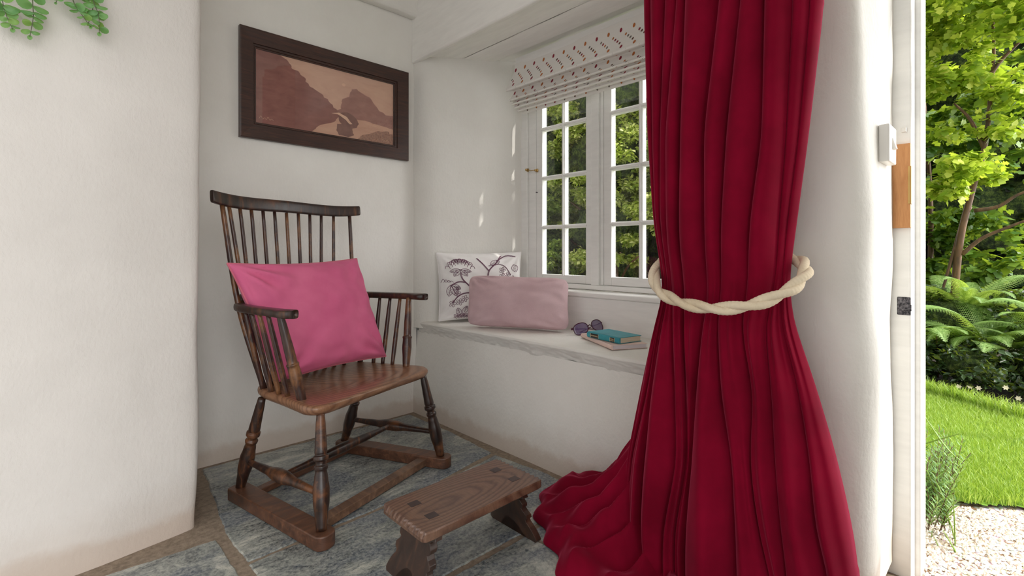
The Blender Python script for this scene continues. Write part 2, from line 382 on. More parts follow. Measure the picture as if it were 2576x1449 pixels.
# lintel beam across the recess, soffit boards
lint = [(-.012, 2.066), (-.012, CEIL), (.05, CEIL), (.05, 2.11), (.029, 2.11), (.022, 2.074), (.016, 2.062), (-.004, 2.060)]
v, f = extrude_poly(lint, -1.86, .0, 'y')
o = obj('trim_2', (v, f), M['paint_board'], smooth=False, kind=S, label='white painted lintel beam above the window recess'); bevel(o, .004, 2)
mb = MB()
for x0, x1, dz in ((.038, .212, 0), (.224, .400, .003), (.412, .64, .012)):
    V, F = grid_vf(lambda u, w: (x0 + (x1 - x0) * w, -.0 - 1.86 * u, 2.082 + .04 * (x0 + (x1 - x0) * w) + dz + .0025 * nz(u * 6, w, x0 * 9, 1.6) + (.004 if w in (0., 1.) else 0)), 60, 9)
    mb.add((V, F))
mb.add(box(.045, .66, -1.9, .0, 2.135, 2.2)); mb.add(box(.21, .226, -1.9, 0, 2.10, 2.14)); mb.add(box(.398, .414, -1.9, 0, 2.11, 2.15))
o = obj('trim_3', mb.vf, M['paint_board'], smooth=True, kind=S, label='white painted boards lining the top of the window recess'); smooth_by_angle(o, 35)
# wall-plate beam along back wall
def wp(u, v):
    pr = [(.0, 2.318), (-.03, 2.312), (-.052, 2.316), (-.062, 2.33), (-.064, 2.36), (-.064, CEIL)]
    t = v * 5; i = min(int(t), 4); q = t - i
    return (-1.25 + 1.245 * u, pr[i][0] * (1 - q) + pr[i + 1][0] * q + .004 * nz(u * 5, v * 2, 0), pr[i][1] * (1 - q) + pr[i + 1][1] * q + .006 * nz(u * 4, 3, 0))
V, F = grid_vf(wp, 50, 16); obj('trim_4', (V, [f[::-1] for f in F]), M['plaster'], kind=S, label='white wall plate beam along the top of the back wall')
obj('wall_sun_block', box(-1.25, .0, -3.78, -3.64, -.1, 3.6), M['plaster'], smooth=False, kind=S, label='unseen white plaster wall added behind the viewer to hold off the sun')  # unseen wall piece, added to keep low sun off the floor
obj('ceiling', box(-2.9, .72, -3.6, .35, CEIL, CEIL + .1), M['plaster'], smooth=False, kind=S, label='white ceiling')

# floor: mortar bed + slate slabs
fl = empty('floor', (0, 0, 0), 'floor of grey-blue slate slabs with sandy joints', kind=S)
V, F = grid_vf(lambda u, v: (-4.4 + 4.9 * u, .05 - 6.1 * v, -.004), 2, 2)
obj('mortar_bed', (lambda m: m.add(box(-4.6, .0, -5.4, .05, -.10, -.004)).vf)(MB().add(box(-.01, .34, -3.6, -2.2, -.12, -.062))), M['mortar'], fl, smooth=False, label='sandy brown mortar between the slabs')
def slab(poly, dz=0.):
    pts = []
    for a, b in zip(poly, poly[1:] + poly[:1]):
        a = np.array(a); b = np.array(b); n = max(2, int(np.linalg.norm(b - a) / .012)); nn = np.array([b[1] - a[1], a[0] - b[0]]); nn /= np.linalg.norm(nn)
        for k in range(n):
            p = a + (b - a) * k / n; w = .006 * nz(p[0], p[1], 1, 9) + .004 * nz(p[0], p[1], 4, 45)
            pts.append(p + nn * w)
    n = len(pts); c = np.mean(pts, 0)
    ins = [p + (c - p) / np.linalg.norm(c - p) * .004 for p in pts]
    v = [(p[0], p[1], -.02) for p in pts] + [(p[0], p[1], -.003 + dz) for p in pts] + [(p[0], p[1], 0 + dz) for p in ins]
    f = [(i, (i + 1) % n, n + (i + 1) % n, n + i) for i in range(n)] + [(n + i, n + (i + 1) % n, 2 * n + (i + 1) % n, 2 * n + i) for i in range(n)] + [tuple(range(2 * n, 3 * n))]
    obj('slate_slab', (v, f), M['slate'], fl, smooth=False)
def ccw(p): 
    a = sum(p[i][0] * p[(i + 1) % len(p)][1] - p[(i + 1) % len(p)][0] * p[i][1] for i in range(len(p))); return p if a > 0 else p[::-1]
slab(ccw([(-1.085, -.03), (-.045, -.03), (-.035, -.40), (-.06, -.765), (-.5, -.845), (-1.135, -.862), (-1.145, -.64), (-1.115, -.38)]))
slab(ccw([(-1.137, -.882), (-.5, -.862), (-.062, -.80), (-.03, -1.10), (-.06, -1.30), (-.42, -1.335), (-1.14, -1.322)]))
slab(ccw([(-1.178, -.665), (-1.168, -1.1), (-1.172, -1.7), (-1.9, -1.7), (-1.9, -.66), (-1.45, -.645)]))
slab(ccw([(-1.14, -1.345), (-.42, -1.357), (-.40, -1.95), (-1.14, -1.95)]))
slab(ccw([(-.40, -1.357), (-.04, -1.33), (-.03, -1.95), (-.38, -1.95)]))
for x0, x1 in ((-1.14, -.62), (-.6, -.01)):
    for y0 in (-1.97, -2.62, -3.3): slab(ccw([(x0, y0), (x1, y0), (x1, y0 - .62), (x0, y0 - .62)]))
for x0, x1 in ((-1.9, -1.16), (-2.9, -1.92), (-4.0, -2.92)):
    for y0 in (-1.72, -2.62, -3.52, -4.42): slab(ccw([(x0, y0), (x1, y0), (x1, y0 - .88), (x0, y0 - .88)]))
for x0, x1 in ((-2.9, -1.92), (-4.0, -2.92)): slab(ccw([(x0, -.66), (x1, -.66), (x1, -1.7), (x0, -1.7)]))

# ------------------------------------------------------------------ window
win = empty('window_1', (.56, -.9, .74), 'white painted cottage casement window with small panes', kind=S)
WX = .56; ZB, ZT = .742, 2.10
mb = MB()
mb.add(box(WX - .005, .64, -.40, -.335, ZB, ZT)); mb.add(box(WX - .005, .64, -1.56, -1.47, ZB, ZT))
mb.add(box(WX - .004, .64, -1.469, -.401, ZB, ZB + .025)); mb.add(box(WX - .004, .64, -1.469, -.401, 2.02, ZT))
mb.add(box(WX - .006, .64, -.935, -.885, ZB + .0255, 2.0195))
o = obj('window_frame', mb.vf, M['paint'], win, smooth=False); bevel(o, .003, 2)
def casement(ya, yb, name='casement'):
    """ya > yb: left and right edges; two columns of panes, rows at measured heights"""
    x0, x1 = WX + .012, WX + .052; st = .048; mb = MB()
    zb, zt = ZB + .027, 2.018
    mb.add(box(x0, x1, ya - st, ya, zb, zt)); mb.add(box(x0, x1, yb, yb + st, zb, zt)); mb.add(box(x0 + .001, x1 - .001, yb + st + .0003, ya - st - .0003, zb, zb + .045)); mb.add(box(x0 + .001, x1 - .001, yb + st + .0003, ya - st - .0003, zt - .05, zt))
    c = obj(name, mb.vf, M['paint'], win, smooth=False); bevel(c, .003, 2)
    ym = (ya + yb) / 2; mu = MB()
    def mun(a):   # stepped glazing bar section, built as nested bars
        mu.add(a)
    w = .011
    mu.add(box(x0 + .002, x1 - .004, ym - w, ym + w, zb + .04, zt - .045)); mu.add(box(x0 - .006, x0 + .01, ym - .005, ym + .005, zb + .04, zt - .045))
    for z in (1.093, 1.386, 1.679):
        mu.add(box(x0 + .0025, x1 - .0045, yb + .04, ya - .04, z - w, z + w)); mu.add(box(x0 - .0055, x0 + .0105, yb + .04, ya - .04, z - .005, z + .005))
    mo = obj('glazing_bars', mu.vf, M['paint'], c, smooth=False); bevel(mo, .0015, 1)
    obj('pane', box((x0 + x1) / 2 + .004, (x0 + x1) / 2 + .006, yb + .02, ya - .02, zb + .02, zt - .02), M['glass'], c, smooth=False)
    return c
c1 = casement(-.462 + .0, -.884); c2 = casement(-.956, -1.40)
mb = MB(); mb.add(box(WX + .008, .60, -.461, -.401, ZB + .026, 2.019)); mb.add(box(WX + .008, .60, -.955, -.9355, ZB + .026, 2.019)); mb.add(box(WX + .008, .60, -1.469, -1.401, ZB + .026, 2.019))
o = obj('jamb_lining', mb.vf, M['paint'], win, smooth=False); bevel(o, .003, 2)
# brass cabin hook holding the casement
cc = pw(1328, 428, x=WX - .01); c2p = pw(1351, 429, x=WX - .002)
mb = MB()
for p in (cc, c2p):
    mb.add(tube([p + (0, 0, 0), p + (-.006, 0, 0)], [.011, .009], 14)); mb.add(tube([p + (-.004, 0, 0), p + (-.012, 0, 0), p + (-.018, 0, 0), p + (-.021, 0, 0)], [.004, .004, .007, .003], 12))
mb.add(tube([cc + (-.013, 0, .002), (cc + c2p) / 2 + (-.014, 0, -.004), c2p + (-.013, 0, .002)], .0025, 8))
obj('window_hook', mb.vf, M['brass'], win, label='brass hook catch')
obj('peg', tube([pw(1352, 484, x=WX), pw(1352, 484, x=WX) + (-.012, 0, 0)], .003, 8), M['iron'], win)

# ------------------------------------------------------------------ roman blind
BY0, BY1 = -.43, -1.50
bl = empty('roman_blind', (.46, -.96, 1.76), 'cream roman blind with coloured dots pulled up over the window', 'blind')
pr = [(.425, 2.055), (.416, 2.002), (.392, 1.955), (.362, 1.905), (.347, 1.884), (.352, 1.876), (.378, 1.884), (.412, 1.892), (.408, 1.870), (.386, 1.842), (.370, 1.829), (.374, 1.822), (.400, 1.828), (.408, 1.826), (.396, 1.816), (.390, 1.810),
      (.396, 1.805), (.416, 1.809), (.422, 1.806), (.414, 1.798), (.412, 1.793), (.418, 1.789), (.440, 1.795), (.448, 1.792), (.442, 1.784), (.442, 1.779), (.448, 1.776), (.462, 1.783), (.472, 1.786), (.474, 1.776), (.474, 1.764)]
def catmull(P, n=6):
    P = [np.array(p, float) for p in P]; P = [2 * P[0] - P[1]] + P + [2 * P[-1] - P[-2]]; out = []
    for i in range(1, len(P) - 2):
        for k in range(n):
            t = k / n; a, b, c, d = P[i - 1:i + 3]
            out.append(.5 * (2 * b + (c - a) * t + (2 * a - 5 * b + 4 * c - d) * t * t + (3 * b - a - 3 * c + d) * t ** 3))
    out.append(P[-2]); return np.array(out)
bp = catmull(pr, 5); L_ = np.concatenate([[0], np.cumsum(np.linalg.norm(np.diff(bp, axis=0), axis=1))])
def bl_at(y, s):
    s = min(max(s, 0), L_[-1]); x = np.interp(s, L_, bp[:, 0]); z = np.interp(s, L_, bp[:, 1])
    e = .004 * nz(y, s, 0, 6) + .003 * math.sin(y * 7 + s * 9)
    return np.array([x + e, y, z + e * .5])
NY = 60
ys = [BY0 + (BY1 - BY0) * i / (NY - 1) for i in range(NY)]
mb = MB(); V = [bl_at(y, s) for s in L_ for y in ys]
F = [(j * NY + i, (j + 1) * NY + i, (j + 1) * NY + i + 1, j * NY + i + 1) for j in range(len(L_) - 1) for i in range(NY - 1)]
n0 = len(V); V2 = [np.array(p) + (.003, 0, 0) for p in V]; mb.add((V, F)); mb.add((V2, [f[::-1] for f in F]))
row = 0; s = .044
while s < L_[-1] - .008:
    y = BY0 - .014 - ((0, .5, .75, 1.0, 1.25)[row % 5] + .5 * (row // 5)) % 1.0 * .0725; j = 0
    big = row % 5 == 0
    while y > BY1 + .01:
        a, b = (.0072, .0112) if big else (.0054, .0082)
        P = [];
        for k in range(10):
            w = 2 * PI * k / 10; P.append(bl_at(y + a * math.cos(w), s + b * math.sin(w) * 1.1))
        t = bl_at(y, s + .003) - bl_at(y, s - .003); nn = np.cross((0, -1, 0), t); nn /= np.linalg.norm(nn) + 1e-9
        if nn[0] > 0 and t[2] < 0: nn = -nn
        q = [p + nn * .0008 for p in P] + [p - nn * .0008 for p in P]
        mb.add((q, [tuple(range(10)), tuple(range(19, 9, -1))]), 1 + [0, 1, 2, 3][(j * 3 + row * 2 + (random.random() < .3)) % 4] if not big else 1 + (j % 2))
        y -= .0725; j += 1
    s += (.036, .018, .018, .018, .030)[row % 5]; row += 1
obj('blind_fabric', mb.vf, [M['blind'], M['dot_red'], M['dot_orange'], M['dot_brown'], M['dot_grey']], bl, mids=mb.m)
obj('headrail', box(.425, .47, BY1, BY0 - .005, 2.04, 2.085), M['paint'], bl, smooth=False)

# ------------------------------------------------------------------ framed picture on the back wall
pic = empty('framed_picture', (-.49, 0, 1.47), 'wide dark wooden frame with a sepia lake and mountain print', 'picture')
ox0, ox1, oz0, oz1 = -.938, -.048, 1.476, 1.990; ix0, ix1, iz0, iz1 = -.866, -.140, 1.556, 1.902
def frame_bar(p0, p1, q0, q1):  # outer corners p0->p1, inner q0->q1, mitred, stepped section
    secs = [(0, -.004), (0, -.026), (.08, -.028), (.78, -.024), (.80, -.019), (.86, -.019), (.87, -.023), (.93, -.023), (.94, -.016), (1.0, -.014), (1.0, -.004)]
    V = []
    for o_, i_ in ((p0, q0), (p1, q1)):
        for t, y in secs: V.append((o_[0] + (i_[0] - o_[0]) * t, y, o_[1] + (i_[1] - o_[1]) * t))
    n = len(secs); F = [(k, (k + 1) % n, n + (k + 1) % n, n + k) for k in range(n)] + [tuple(range(n - 1, -1, -1)), tuple(range(n, 2 * n))]
    return V, F
O4 = [(ox0, oz0), (ox1, oz0), (ox1, oz1), (ox0, oz1)]; I4 = [(ix0, iz0), (ix1, iz0), (ix1, iz1), (ix0, iz1)]
frv = MB()
for a in range(4):
    b = (a + 1) % 4; g = .0004
    frv.add(frame_bar(O4[a], O4[b], I4[a], I4[b]))
o = obj('frame', frv.vf, M['frame'], pic, smooth=False)
def sepia(name, c1, c2, sc=(3, 1, 3), s_=3, det=6):
    k = NM(name, .7); n = k.noise(k.coord(sc), s_, det, .65, .4); k.base(k.ramp(n, [(.3, c1), (.7, c2)])); return k.m
sky_m = sepia('print_sky', srgb(196, 152, 132), srgb(214, 176, 152), (1, 1, 3), 5); hillL = sepia('print_hill_near', srgb(128, 84, 76), srgb(154, 106, 96), (4, 1, 9), 3)
hillR = sepia('print_hill_far', srgb(146, 102, 92), srgb(168, 124, 112), (4, 1, 8), 4); lake = sepia('print_lake', srgb(190, 146, 124), srgb(208, 166, 142), (1, 1, 8), 4)
rockm = sepia('print_rock', srgb(110, 76, 70), srgb(142, 104, 92), (4, 1, 4), 5); bushm = sepia('print_bush', srgb(124, 88, 76), srgb(176, 134, 112), (12, 1, 12), 8)
palem = sepia('print_pale', srgb(214, 174, 148), srgb(224, 186, 160))
PW, PH = ix1 - ix0, iz1 - iz0
def layer(poly, d): return [(ix0 + PW * a, -.008 - d * .0003, iz0 + PH * b) for a, b in poly], [tuple(range(len(poly)))]
def rough_poly(poly, amp, n=8, seed=0):
    out = []
    for a, b in zip(poly, poly[1:] + poly[:1]):
        for k in range(n):
            t = k / n; x = a[0] + (b[0] - a[0]) * t; z = a[1] + (b[1] - a[1]) * t
            e = amp * nz(x * 9 + seed, z * 9, 1, 3)
            inside = 0.001 < x < .999 and .001 < z < .999
            out.append((min(1, max(0, x + (e if inside else 0))), min(1, max(0, z + (e if inside else 0)))))
    return out
pm = MB()
pm.add(([(ix0 - .01, -.008, iz0 - .01), (ix1 + .01, -.008, iz0 - .01), (ix1 + .01, -.008, iz1 + .01), (ix0 - .01, -.008, iz1 + .01)], [(0, 1, 2, 3)]), 0)
pm.add(layer([(0.3, 0), (1, 0), (1, .36), (.62, .33), (.3, .30)], 1), 3)
pm.add(layer(rough_poly([(.5, .34), (.57, .42), (.585, .58), (.64, .64), (.655, .76), (.69, .78), (.72, .75), (.80, .70), (.88, .52), (.94, .47), (1, .48), (1, .26), (.78, .31), (.6, .30)], .012), 2), 2)
pm.add(layer(rough_poly([(0, 0), (0, 1), (.15, 1), (.19, .96), (.24, .86), (.30, .78), (.345, .66), (.40, .62), (.47, .52), (.54, .40), (.56, .30), (.52, .20), (.42, .12), (.36, .0)], .014, 8, 4), 3), 1)
pm.add(layer(rough_poly([(.55, .30), (.58, .37), (.63, .39), (.69, .33), (.71, .24), (.69, .17), (.63, .14), (.57, .20)], .01, 6, 2), 4), 4)
pm.add(layer(rough_poly([(.54, .18), (.60, .20), (.66, .17), (.67, .05), (.63, .01), (.56, .02), (.54, .08)], .01, 6, 7), 5), 4)
pm.add(layer(rough_poly([(.70, 0), (.74, .08), (.80, .12), (.86, .18), (.93, .20), (1, .18), (1, 0)], .02, 10, 5), 6), 5)
pm.add(layer(rough_poly([(.50, .33), (.56, .36), (.62, .31), (.66, .22), (.64, .21), (.60, .28), (.55, .33)], .004, 5), 7), 6)
pm.add(layer([(.595 + .013 * math.cos(w * PI / 8), .80 + .024 * math.sin(w * PI / 8)) for w in range(16)], 1.5), 6)
# small handwritten signatures, lower left and lower right
for x0, z0, sc, nn in ((.02, .06, 1.0, 9), (.90, .035, .8, 8)):
    pts = [(ix0 + PW * (x0 + .011 * i * sc), -.0105, iz0 + PH * (z0 + (.022 if i % 2 else 0) * sc * (1.8 if i in (0, 1, 5) else 1) - .006 * i * sc * 0)) for i in range(nn)]
    pm.add(tube([(p[0], p[1], p[2]) for p in catmull(pts, 5)], .0007, 5), 6)
obj('landscape_print', pm.vf, [sky_m, hillL, hillR, lake, rockm, bushm, palem], pic, smooth=False, mids=pm.m)
obj('picture_glass', box(ix0 - .004, ix1 + .004, -.0135, -.0125, iz0 - .004, iz1 + .004), M['glass'], pic, smooth=False)

# ------------------------------------------------------------------ armchair on sled runners
CP = np.array([-.7068, -.5935]); CT = math.radians(-71.16); CFd = np.array([math.cos(CT), math.sin(CT)]); CL = np.array([-CFd[1], CFd[0]])
def C(f, l, z): p = CP + f * CFd + l * CL; return np.array([p[0], p[1], z])
ch = empty('stick_back_armchair', (CP[0], CP[1], 0), 'dark wooden stick-back armchair on flat sled runners', 'chair')
ZS0, ZS1 = .394, .436
# seat: D-shaped plank, dished
def seat_outline(n=96):
    P = [(-.215, -.21), (-.232, -.12), (-.24, 0), (-.232, .12), (-.215, .21), (-.19, .245), (-.13, .268), (0, .292), (.10, .312), (.155, .322), (.190, .310), (.208, .275), (.212, .20), (.212, .10), (.214, 0), (.212, -.10), (.212, -.20), (.208, -.275), (.190, -.310), (.155, -.322), (.10, -.312), (0, -.292), (-.13, -.268), (-.19, -.245)]
    Q = [np.array(p) for p in P]; n0 = len(Q); out = []
    for i in range(n0):
        a, b, c, d = Q[i - 1], Q[i], Q[(i + 1) % n0], Q[(i + 2) % n0]
        for k in range(6):
            t = k / 6; out.append(.5 * (2 * b + (c - a) * t + (2 * a - 5 * b + 4 * c - d) * t * t + (3 * b - a - 3 * c + d) * t ** 3))
    return out
so = seat_outline(); ns = len(so)
rings = [(1.0, ZS0 + .008, -.010), (1.0, ZS0, -.018), (0, ZS0, 0)]
mb = MB(); V = []; F = []
def ring(scale, zf, inset=0):
    for p in so:
        r = np.linalg.norm(p); q = p * scale * (1 - inset / r)
        V.append(C(q[0], q[1], zf(q)))
dish = lambda q: ZS1 - .013 * max(0, 1 - ((q[0] + .01) / .17) ** 2) * max(0, 1 - (q[1] / .26) ** 2) - .006 * sstep(.13, .21, q[0])
V.append(C(0, 0, ZS0))
ring(1, lambda q: ZS0, .03); ring(1, lambda q: ZS0 + .006, .012); ring(1, lambda q: ZS0 + .018, .002); ring(1, lambda q: ZS1 - .014, 0); ring(1, lambda q: dish(q) - .005, .002); ring(1, lambda q: dish(q) - .001, .007)
for sc_ in (.93, .85, .75, .62, .48, .32, .16): ring(sc_, dish)
V.append(C(0, 0, dish(np.array([0., 0.]))))
nr = 13
for i in range(ns): F.append((0, 1 + i, 1 + (i + 1) % ns))
for j in range(nr - 1):
    for i in range(ns): a = 1 + j * ns; b = a + ns; F.append((a + i, b + i, b + (i + 1) % ns, a + (i + 1) % ns))
a = 1 + (nr - 1) * ns
for i in range(ns): F.append((a + i, len(V) - 1, a + (i + 1) % ns))
obj('seat', (V, F), M['seat'], ch, label='worn pale wooden seat')
# runners
for sgn in (-1, 1):
    a = np.array([.285, .334 * sgn]); b = np.array([-.300, .258 * sgn]); d = (a - b) / np.linalg.norm(a - b); n_ = np.array([-d[1], d[0]]); w = .036
    poly = [a - d * w + n_ * w * .98] ; poly = []
    for k in range(9): t = PI * k / 8; poly.append(a - d * .022 + d * .03 * math.sin(t) + n_ * w * math.cos(t) * (1 if True else 1))
    for k in range(9): t = PI * k / 8; poly.append(b + d * .012 - d * .012 * math.sin(t) - n_ * w * math.cos(t))
    if sgn < 0: pass
    v = [C(p[0], p[1], 0.001) for p in poly] + [C(p[0], p[1], .047) for p in poly]; n = len(poly)
    f = [tuple(range(n)), tuple(range(2 * n - 1, n - 1, -1))] + [(i, n + i, n + (i + 1) % n, (i + 1) % n) for i in range(n)]
    o = obj('runner', (v, f), M['runner'], ch, smooth=True); bevel(o, .004, 3, 50); smooth_by_angle(o, 45)
# rails between the runners
for f_, hw, z0, z1, mt in ((.178, .021, .006, .036, M['rail']), (-.225, .017, .006, .030, M['runner'])):
    l0 = .334 - (.285 - f_) * .13 - .03
    v = []
    for l in (-l0, l0):
        for a, z in ((-hw, z0), (hw, z0), (hw, z1), (-hw, z1)): v.append(C(f_ + a, l, z))
    o = obj('floor_rail', (v, [(0, 1, 2, 3), (7, 6, 5, 4), (0, 4, 5, 1), (1, 5, 6, 2), (2, 6, 7, 3), (3, 7, 4, 0)]), mt, ch, smooth=False); bevel(o, .002, 2)
legp = [(0, .0135), (.12, .0165), (.24, .0185), (.34, .0205), (.362, .0185), (.375, .0245), (.405, .0245), (.42, .0175), (.445, .0165), (.465, .0225), (.485, .0215), (.50, .0185), (.56, .0215), (.66, .0265), (.76, .026), (.88, .0205), (1.0, .017)]
def legpos(kind, sgn, t):
    a, b = {'f': (C(.188, .279 * sgn, ZS0 + .008), C(.247, .327 * sgn, .046)), 'b': (C(-.140, .262 * sgn, ZS0 + .008), C(-.267, .262 * sgn, .046))}[kind]
    return a + (b - a) * t
for kind in 'fb':
    for sgn in (-1, 1):
        obj('leg', turned(legpos(kind, sgn, 0), legpos(kind, sgn, 1), legp, 24, 4), M['chair_leg'], ch)
for sgn in (-1, 1):
    a = legpos('b', sgn, .70); b = legpos('f', sgn, .70)
    obj('side_stretcher', turned(a, b, [(0, .0095), (.1, .011), (.32, .015), (.46, .0235), (.54, .0235), (.68, .015), (.9, .011), (1, .0095)], 20, 5), M['chair_leg'], ch)
p0 = (legpos('b', -1, .70) + legpos('f', -1, .70)) / 2; p1 = (legpos('b', 1, .70) + legpos('f', 1, .70)) / 2
obj('cross_stretcher', turned(p0, p1, [(0, .009), (.12, .011), (.35, .0165), (.5, .020), (.65, .0165), (.88, .011), (1, .009)], 20, 5), M['chair_leg'], ch)
# arm bow (one continuous U) with thicker crest behind
def bow_pt(t):   # t -1..1 : near arm end -> round the back -> far arm end
    P = [(.150, -.350), (.09, -.352), (.02, -.345), (-.08, -.332), (-.17, -.315), (-.235, -.285), (-.275, -.235), (-.298, -.16), (-.306, 0), (-.298, .16), (-.275, .235), (-.235, .285), (-.17, .315), (-.08, .332), (.02, .345), (.09, .352), (.150, .350)]
    return P
bc = catmull([(p[0], p[1], 0) for p in bow_pt(0)], 6); nb = len(bc)
V = []; F = []; secn = 14
for i, p in enumerate(bc):
    tt = bc[min(i + 1, nb - 1)] - bc[max(i - 1, 0)]; tt /= np.linalg.norm(tt); nn = np.array([-tt[1], tt[0], 0])
    q = i / (nb - 1); e = min(q, 1 - q)
    w = .021 + .012 * math.exp(-((e - .035) / .035) ** 2)
    if e < .02: w *= (.55 + .45 * math.sqrt(max(0, e / .02)))
    h = .0145; zc = .742
    for k in range(secn):
        a = 2 * PI * k / secn; ca, sa = math.cos(a), math.sin(a)
        ca = math.copysign(abs(ca) ** .55, ca); sa = math.copysign(abs(sa) ** .55, sa)
        r = p + nn * (w * ca); V.append(C(r[0], r[1], zc + h * sa))
for i in range(nb - 1):
    for k in range(secn): F.append((i * secn + k, i * secn + (k + 1) % secn, (i + 1) * secn + (k + 1) % secn, (i + 1) * secn + k))
F.append(tuple(range(secn))); F.append(tuple((nb - 1) * secn + k for k in range(secn - 1, -1, -1)))
obj('arm_bow', (V, F), M['chair'], ch)
# crest piece thickening the back of the bow
cr = catmull([(-.235, -.285, 0), (-.275, -.235, 0), (-.300, -.15, 0), (-.308, 0, 0), (-.300, .15, 0), (-.275, .235, 0), (-.235, .285, 0)], 8)
V = []; F = []; n = len(cr)
for i, p in enumerate(cr):
    tt = cr[min(i + 1, n - 1)] - cr[max(i - 1, 0)]; tt /= np.linalg.norm(tt); nn = np.array([-tt[1], tt[0], 0]); e = min(i, n - 1 - i) / (n - 1)
    hh = .012 + .022 * sstep(0, .12, e)
    for k in range(secn):
        a = 2 * PI * k / secn; ca, sa = math.cos(a), math.sin(a); r = p + nn * (.016 * math.copysign(abs(ca) ** .5, ca)); V.append(C(r[0], r[1], .752 + hh * .5 + hh * .5 * math.copysign(abs(sa) ** .5, sa)))
for i in range(n - 1):
    for k in range(secn): F.append((i * secn + k, i * secn + (k + 1) % secn, (i + 1) * secn + (k + 1) % secn, (i + 1) * secn + k))
F.append(tuple(range(secn))); F.append(tuple((n - 1) * secn + k for k in range(secn - 1, -1, -1)))
obj('arm_crest', (V, F), M['chair'], ch)
# comb rail
def comb(u, v):
    l = (u * 2 - 1) * .366; e = abs(u * 2 - 1)
    f_ = -.342 + .066 * e ** 2.0; lift = .019 * e ** 3 + .006 * math.cos(e * 3)
    h = .052 * (1 - .10 * e ** 6); t = .0125; a = 2 * PI * v
    ca, sa = math.cos(a), math.sin(a); ca = math.copysign(abs(ca) ** .5, ca); sa = math.copysign(abs(sa) ** .55, sa)
    z = 1.139 + lift + sa * h / 2; return C(f_ + ca * t - .1 * (z - 1.139) + .0, l * (1 if e < 1 else 1), z)
V = [comb(i / 48, k / 18) for i in range(49) for k in range(18)]
F = [(i * 18 + k, (i + 1) * 18 + k, (i + 1) * 18 + (k + 1) % 18, i * 18 + (k + 1) % 18) for i in range(48) for k in range(18)] + [tuple(range(18)), tuple(48 * 18 + k for k in range(17, -1, -1))]
o = obj('comb_rail', (V, F), M['chair'], ch); bevel(o, .004, 3, 60)
# back spindles: seat -> bow -> comb
tops = [-.318, -.285, -.232, -.176, -.118, -.060, .0, .060, .118, .176, .238, .318]
for i, l in enumerate(tops):
    e = abs(l) / .366; top = C(-.342 + .066 * e ** 2, l, 1.118 + .015 * e ** 3)
    if i in (0, 11):
        bot = C(-.150, math.copysign(.245, l), ZS1 - .005); mid = C(-.235, math.copysign(.290, l), .745); r0, r1, r2 = .011, .010, .0085
    else:
        bot = C(-.205 + .05 * (l / .3) ** 2, l * .72, ZS1 - .005); mid = C(-.302 + .10 * (l / .33) ** 4, l * .88, .745); r0, r1, r2 = .0085, .0082, .0068
    obj('spindle', tube(catmull([bot, mid, top], 8), [np.interp(q, [0, .5, 1], [r0, r1, r2]) for q in np.linspace(0, 1, 17)], 12), M['chair_spindle'], ch)
# arm spindles and turned front posts
for sgn in (-1, 1):
    for (fb, lb), (ft, lt) in (((-.150, .250), (-.165, .312)), ((-.085, .262), (-.105, .328)), ((-.035, .268), (-.050, .337)), ((.018, .273), (.005, .343))):
        obj('arm_spindle', turned(C(fb - .0, lb * sgn, ZS1 - .006), C(ft, lt * sgn, .732), [(0, .0085), (.3, .0105), (.7, .0095), (1, .0075)], 12, 4), M['chair_spindle'], ch)
    obj('arm_post', turned(C(.095, .277 * sgn, ZS1 - .006), C(.060, .338 * sgn, .735), [(0, .0155), (.12, .0175), (.28, .021), (.40, .0195), (.43, .0215), (.45, .017), (.6, .0165), (.8, .0145), (1, .012)], 20, 5), M['chair_spindle'], ch)

# ------------------------------------------------------------------ cushions
def cushion_fn(c, ax, ay, W, H, T, k=.07, seed=0, wr=.006, skew=0., power=.45, fold=None):
    """returns S(u,v,side): u,v in -1..1"""
    c = np.array(c, float); ax = np.array(ax, float); ax /= np.linalg.norm(ax); ay = np.array(ay, float); ay -= ax * np.dot(ax, ay); ay /= np.linalg.norm(ay); an = np.cross(ax, ay)
    def Sf(u, v, side=1, off=0.):
        x = W / 2 * u * (1 - k * (1 - v * v)) + skew * v * abs(u); y = H / 2 * v * (1 - k * (1 - u * u))
        # soften the corner into a small ear
        e = max(0, (1 - u * u)) * max(0, (1 - v * v)); t = T / 2 * e ** power
        w = wr * (nz(u * 1.7 + seed, v * 1.7, side, 1.2) + .6 * nz(u * 3 + seed, v * 3, side * 2, 1.3)) * min(1, e * 5)
        # tension creases running in from corners
        cr = 0
        for cu in (-1, 1):
            for cv in (-1, 1):
                du, dv = u - cu, v - cv; r = math.hypot(du, dv) + 1e-6; a = math.atan2(dv, du)
                cr += wr * 1.1 * math.sin(a * 9 + seed * 3 + cu + cv) * math.exp(-((r - .35) / .25) ** 2)
        ex = fold(u, v) if fold else 0
        return c + ax * x + ay * y + an * side * (t + (w + cr * min(1, e * 8) + ex * min(1, e * 5)) + off)
    return Sf
def cushion_mesh(S, n=48):
    V = []; F = []; m = n + 1
    g = [-math.cos(PI * i / n) for i in range(m)]; idx = {}
    for side in (1, -1):
        for j in range(m):
            for i in range(m):
                edge = i in (0, n) or j in (0, n)
                if side == -1 and edge: idx[(side, i, j)] = idx[(1, i, j)]; continue
                idx[(side, i, j)] = len(V); V.append(S(g[i], g[j], side))
        for j in range(n):
            for i in range(n):
                q = (idx[(side, i, j)], idx[(side, i + 1, j)], idx[(side, i + 1, j + 1)], idx[(side, i, j + 1)])
                F.append(q if side == 1 else q[::-1])
    return V, F
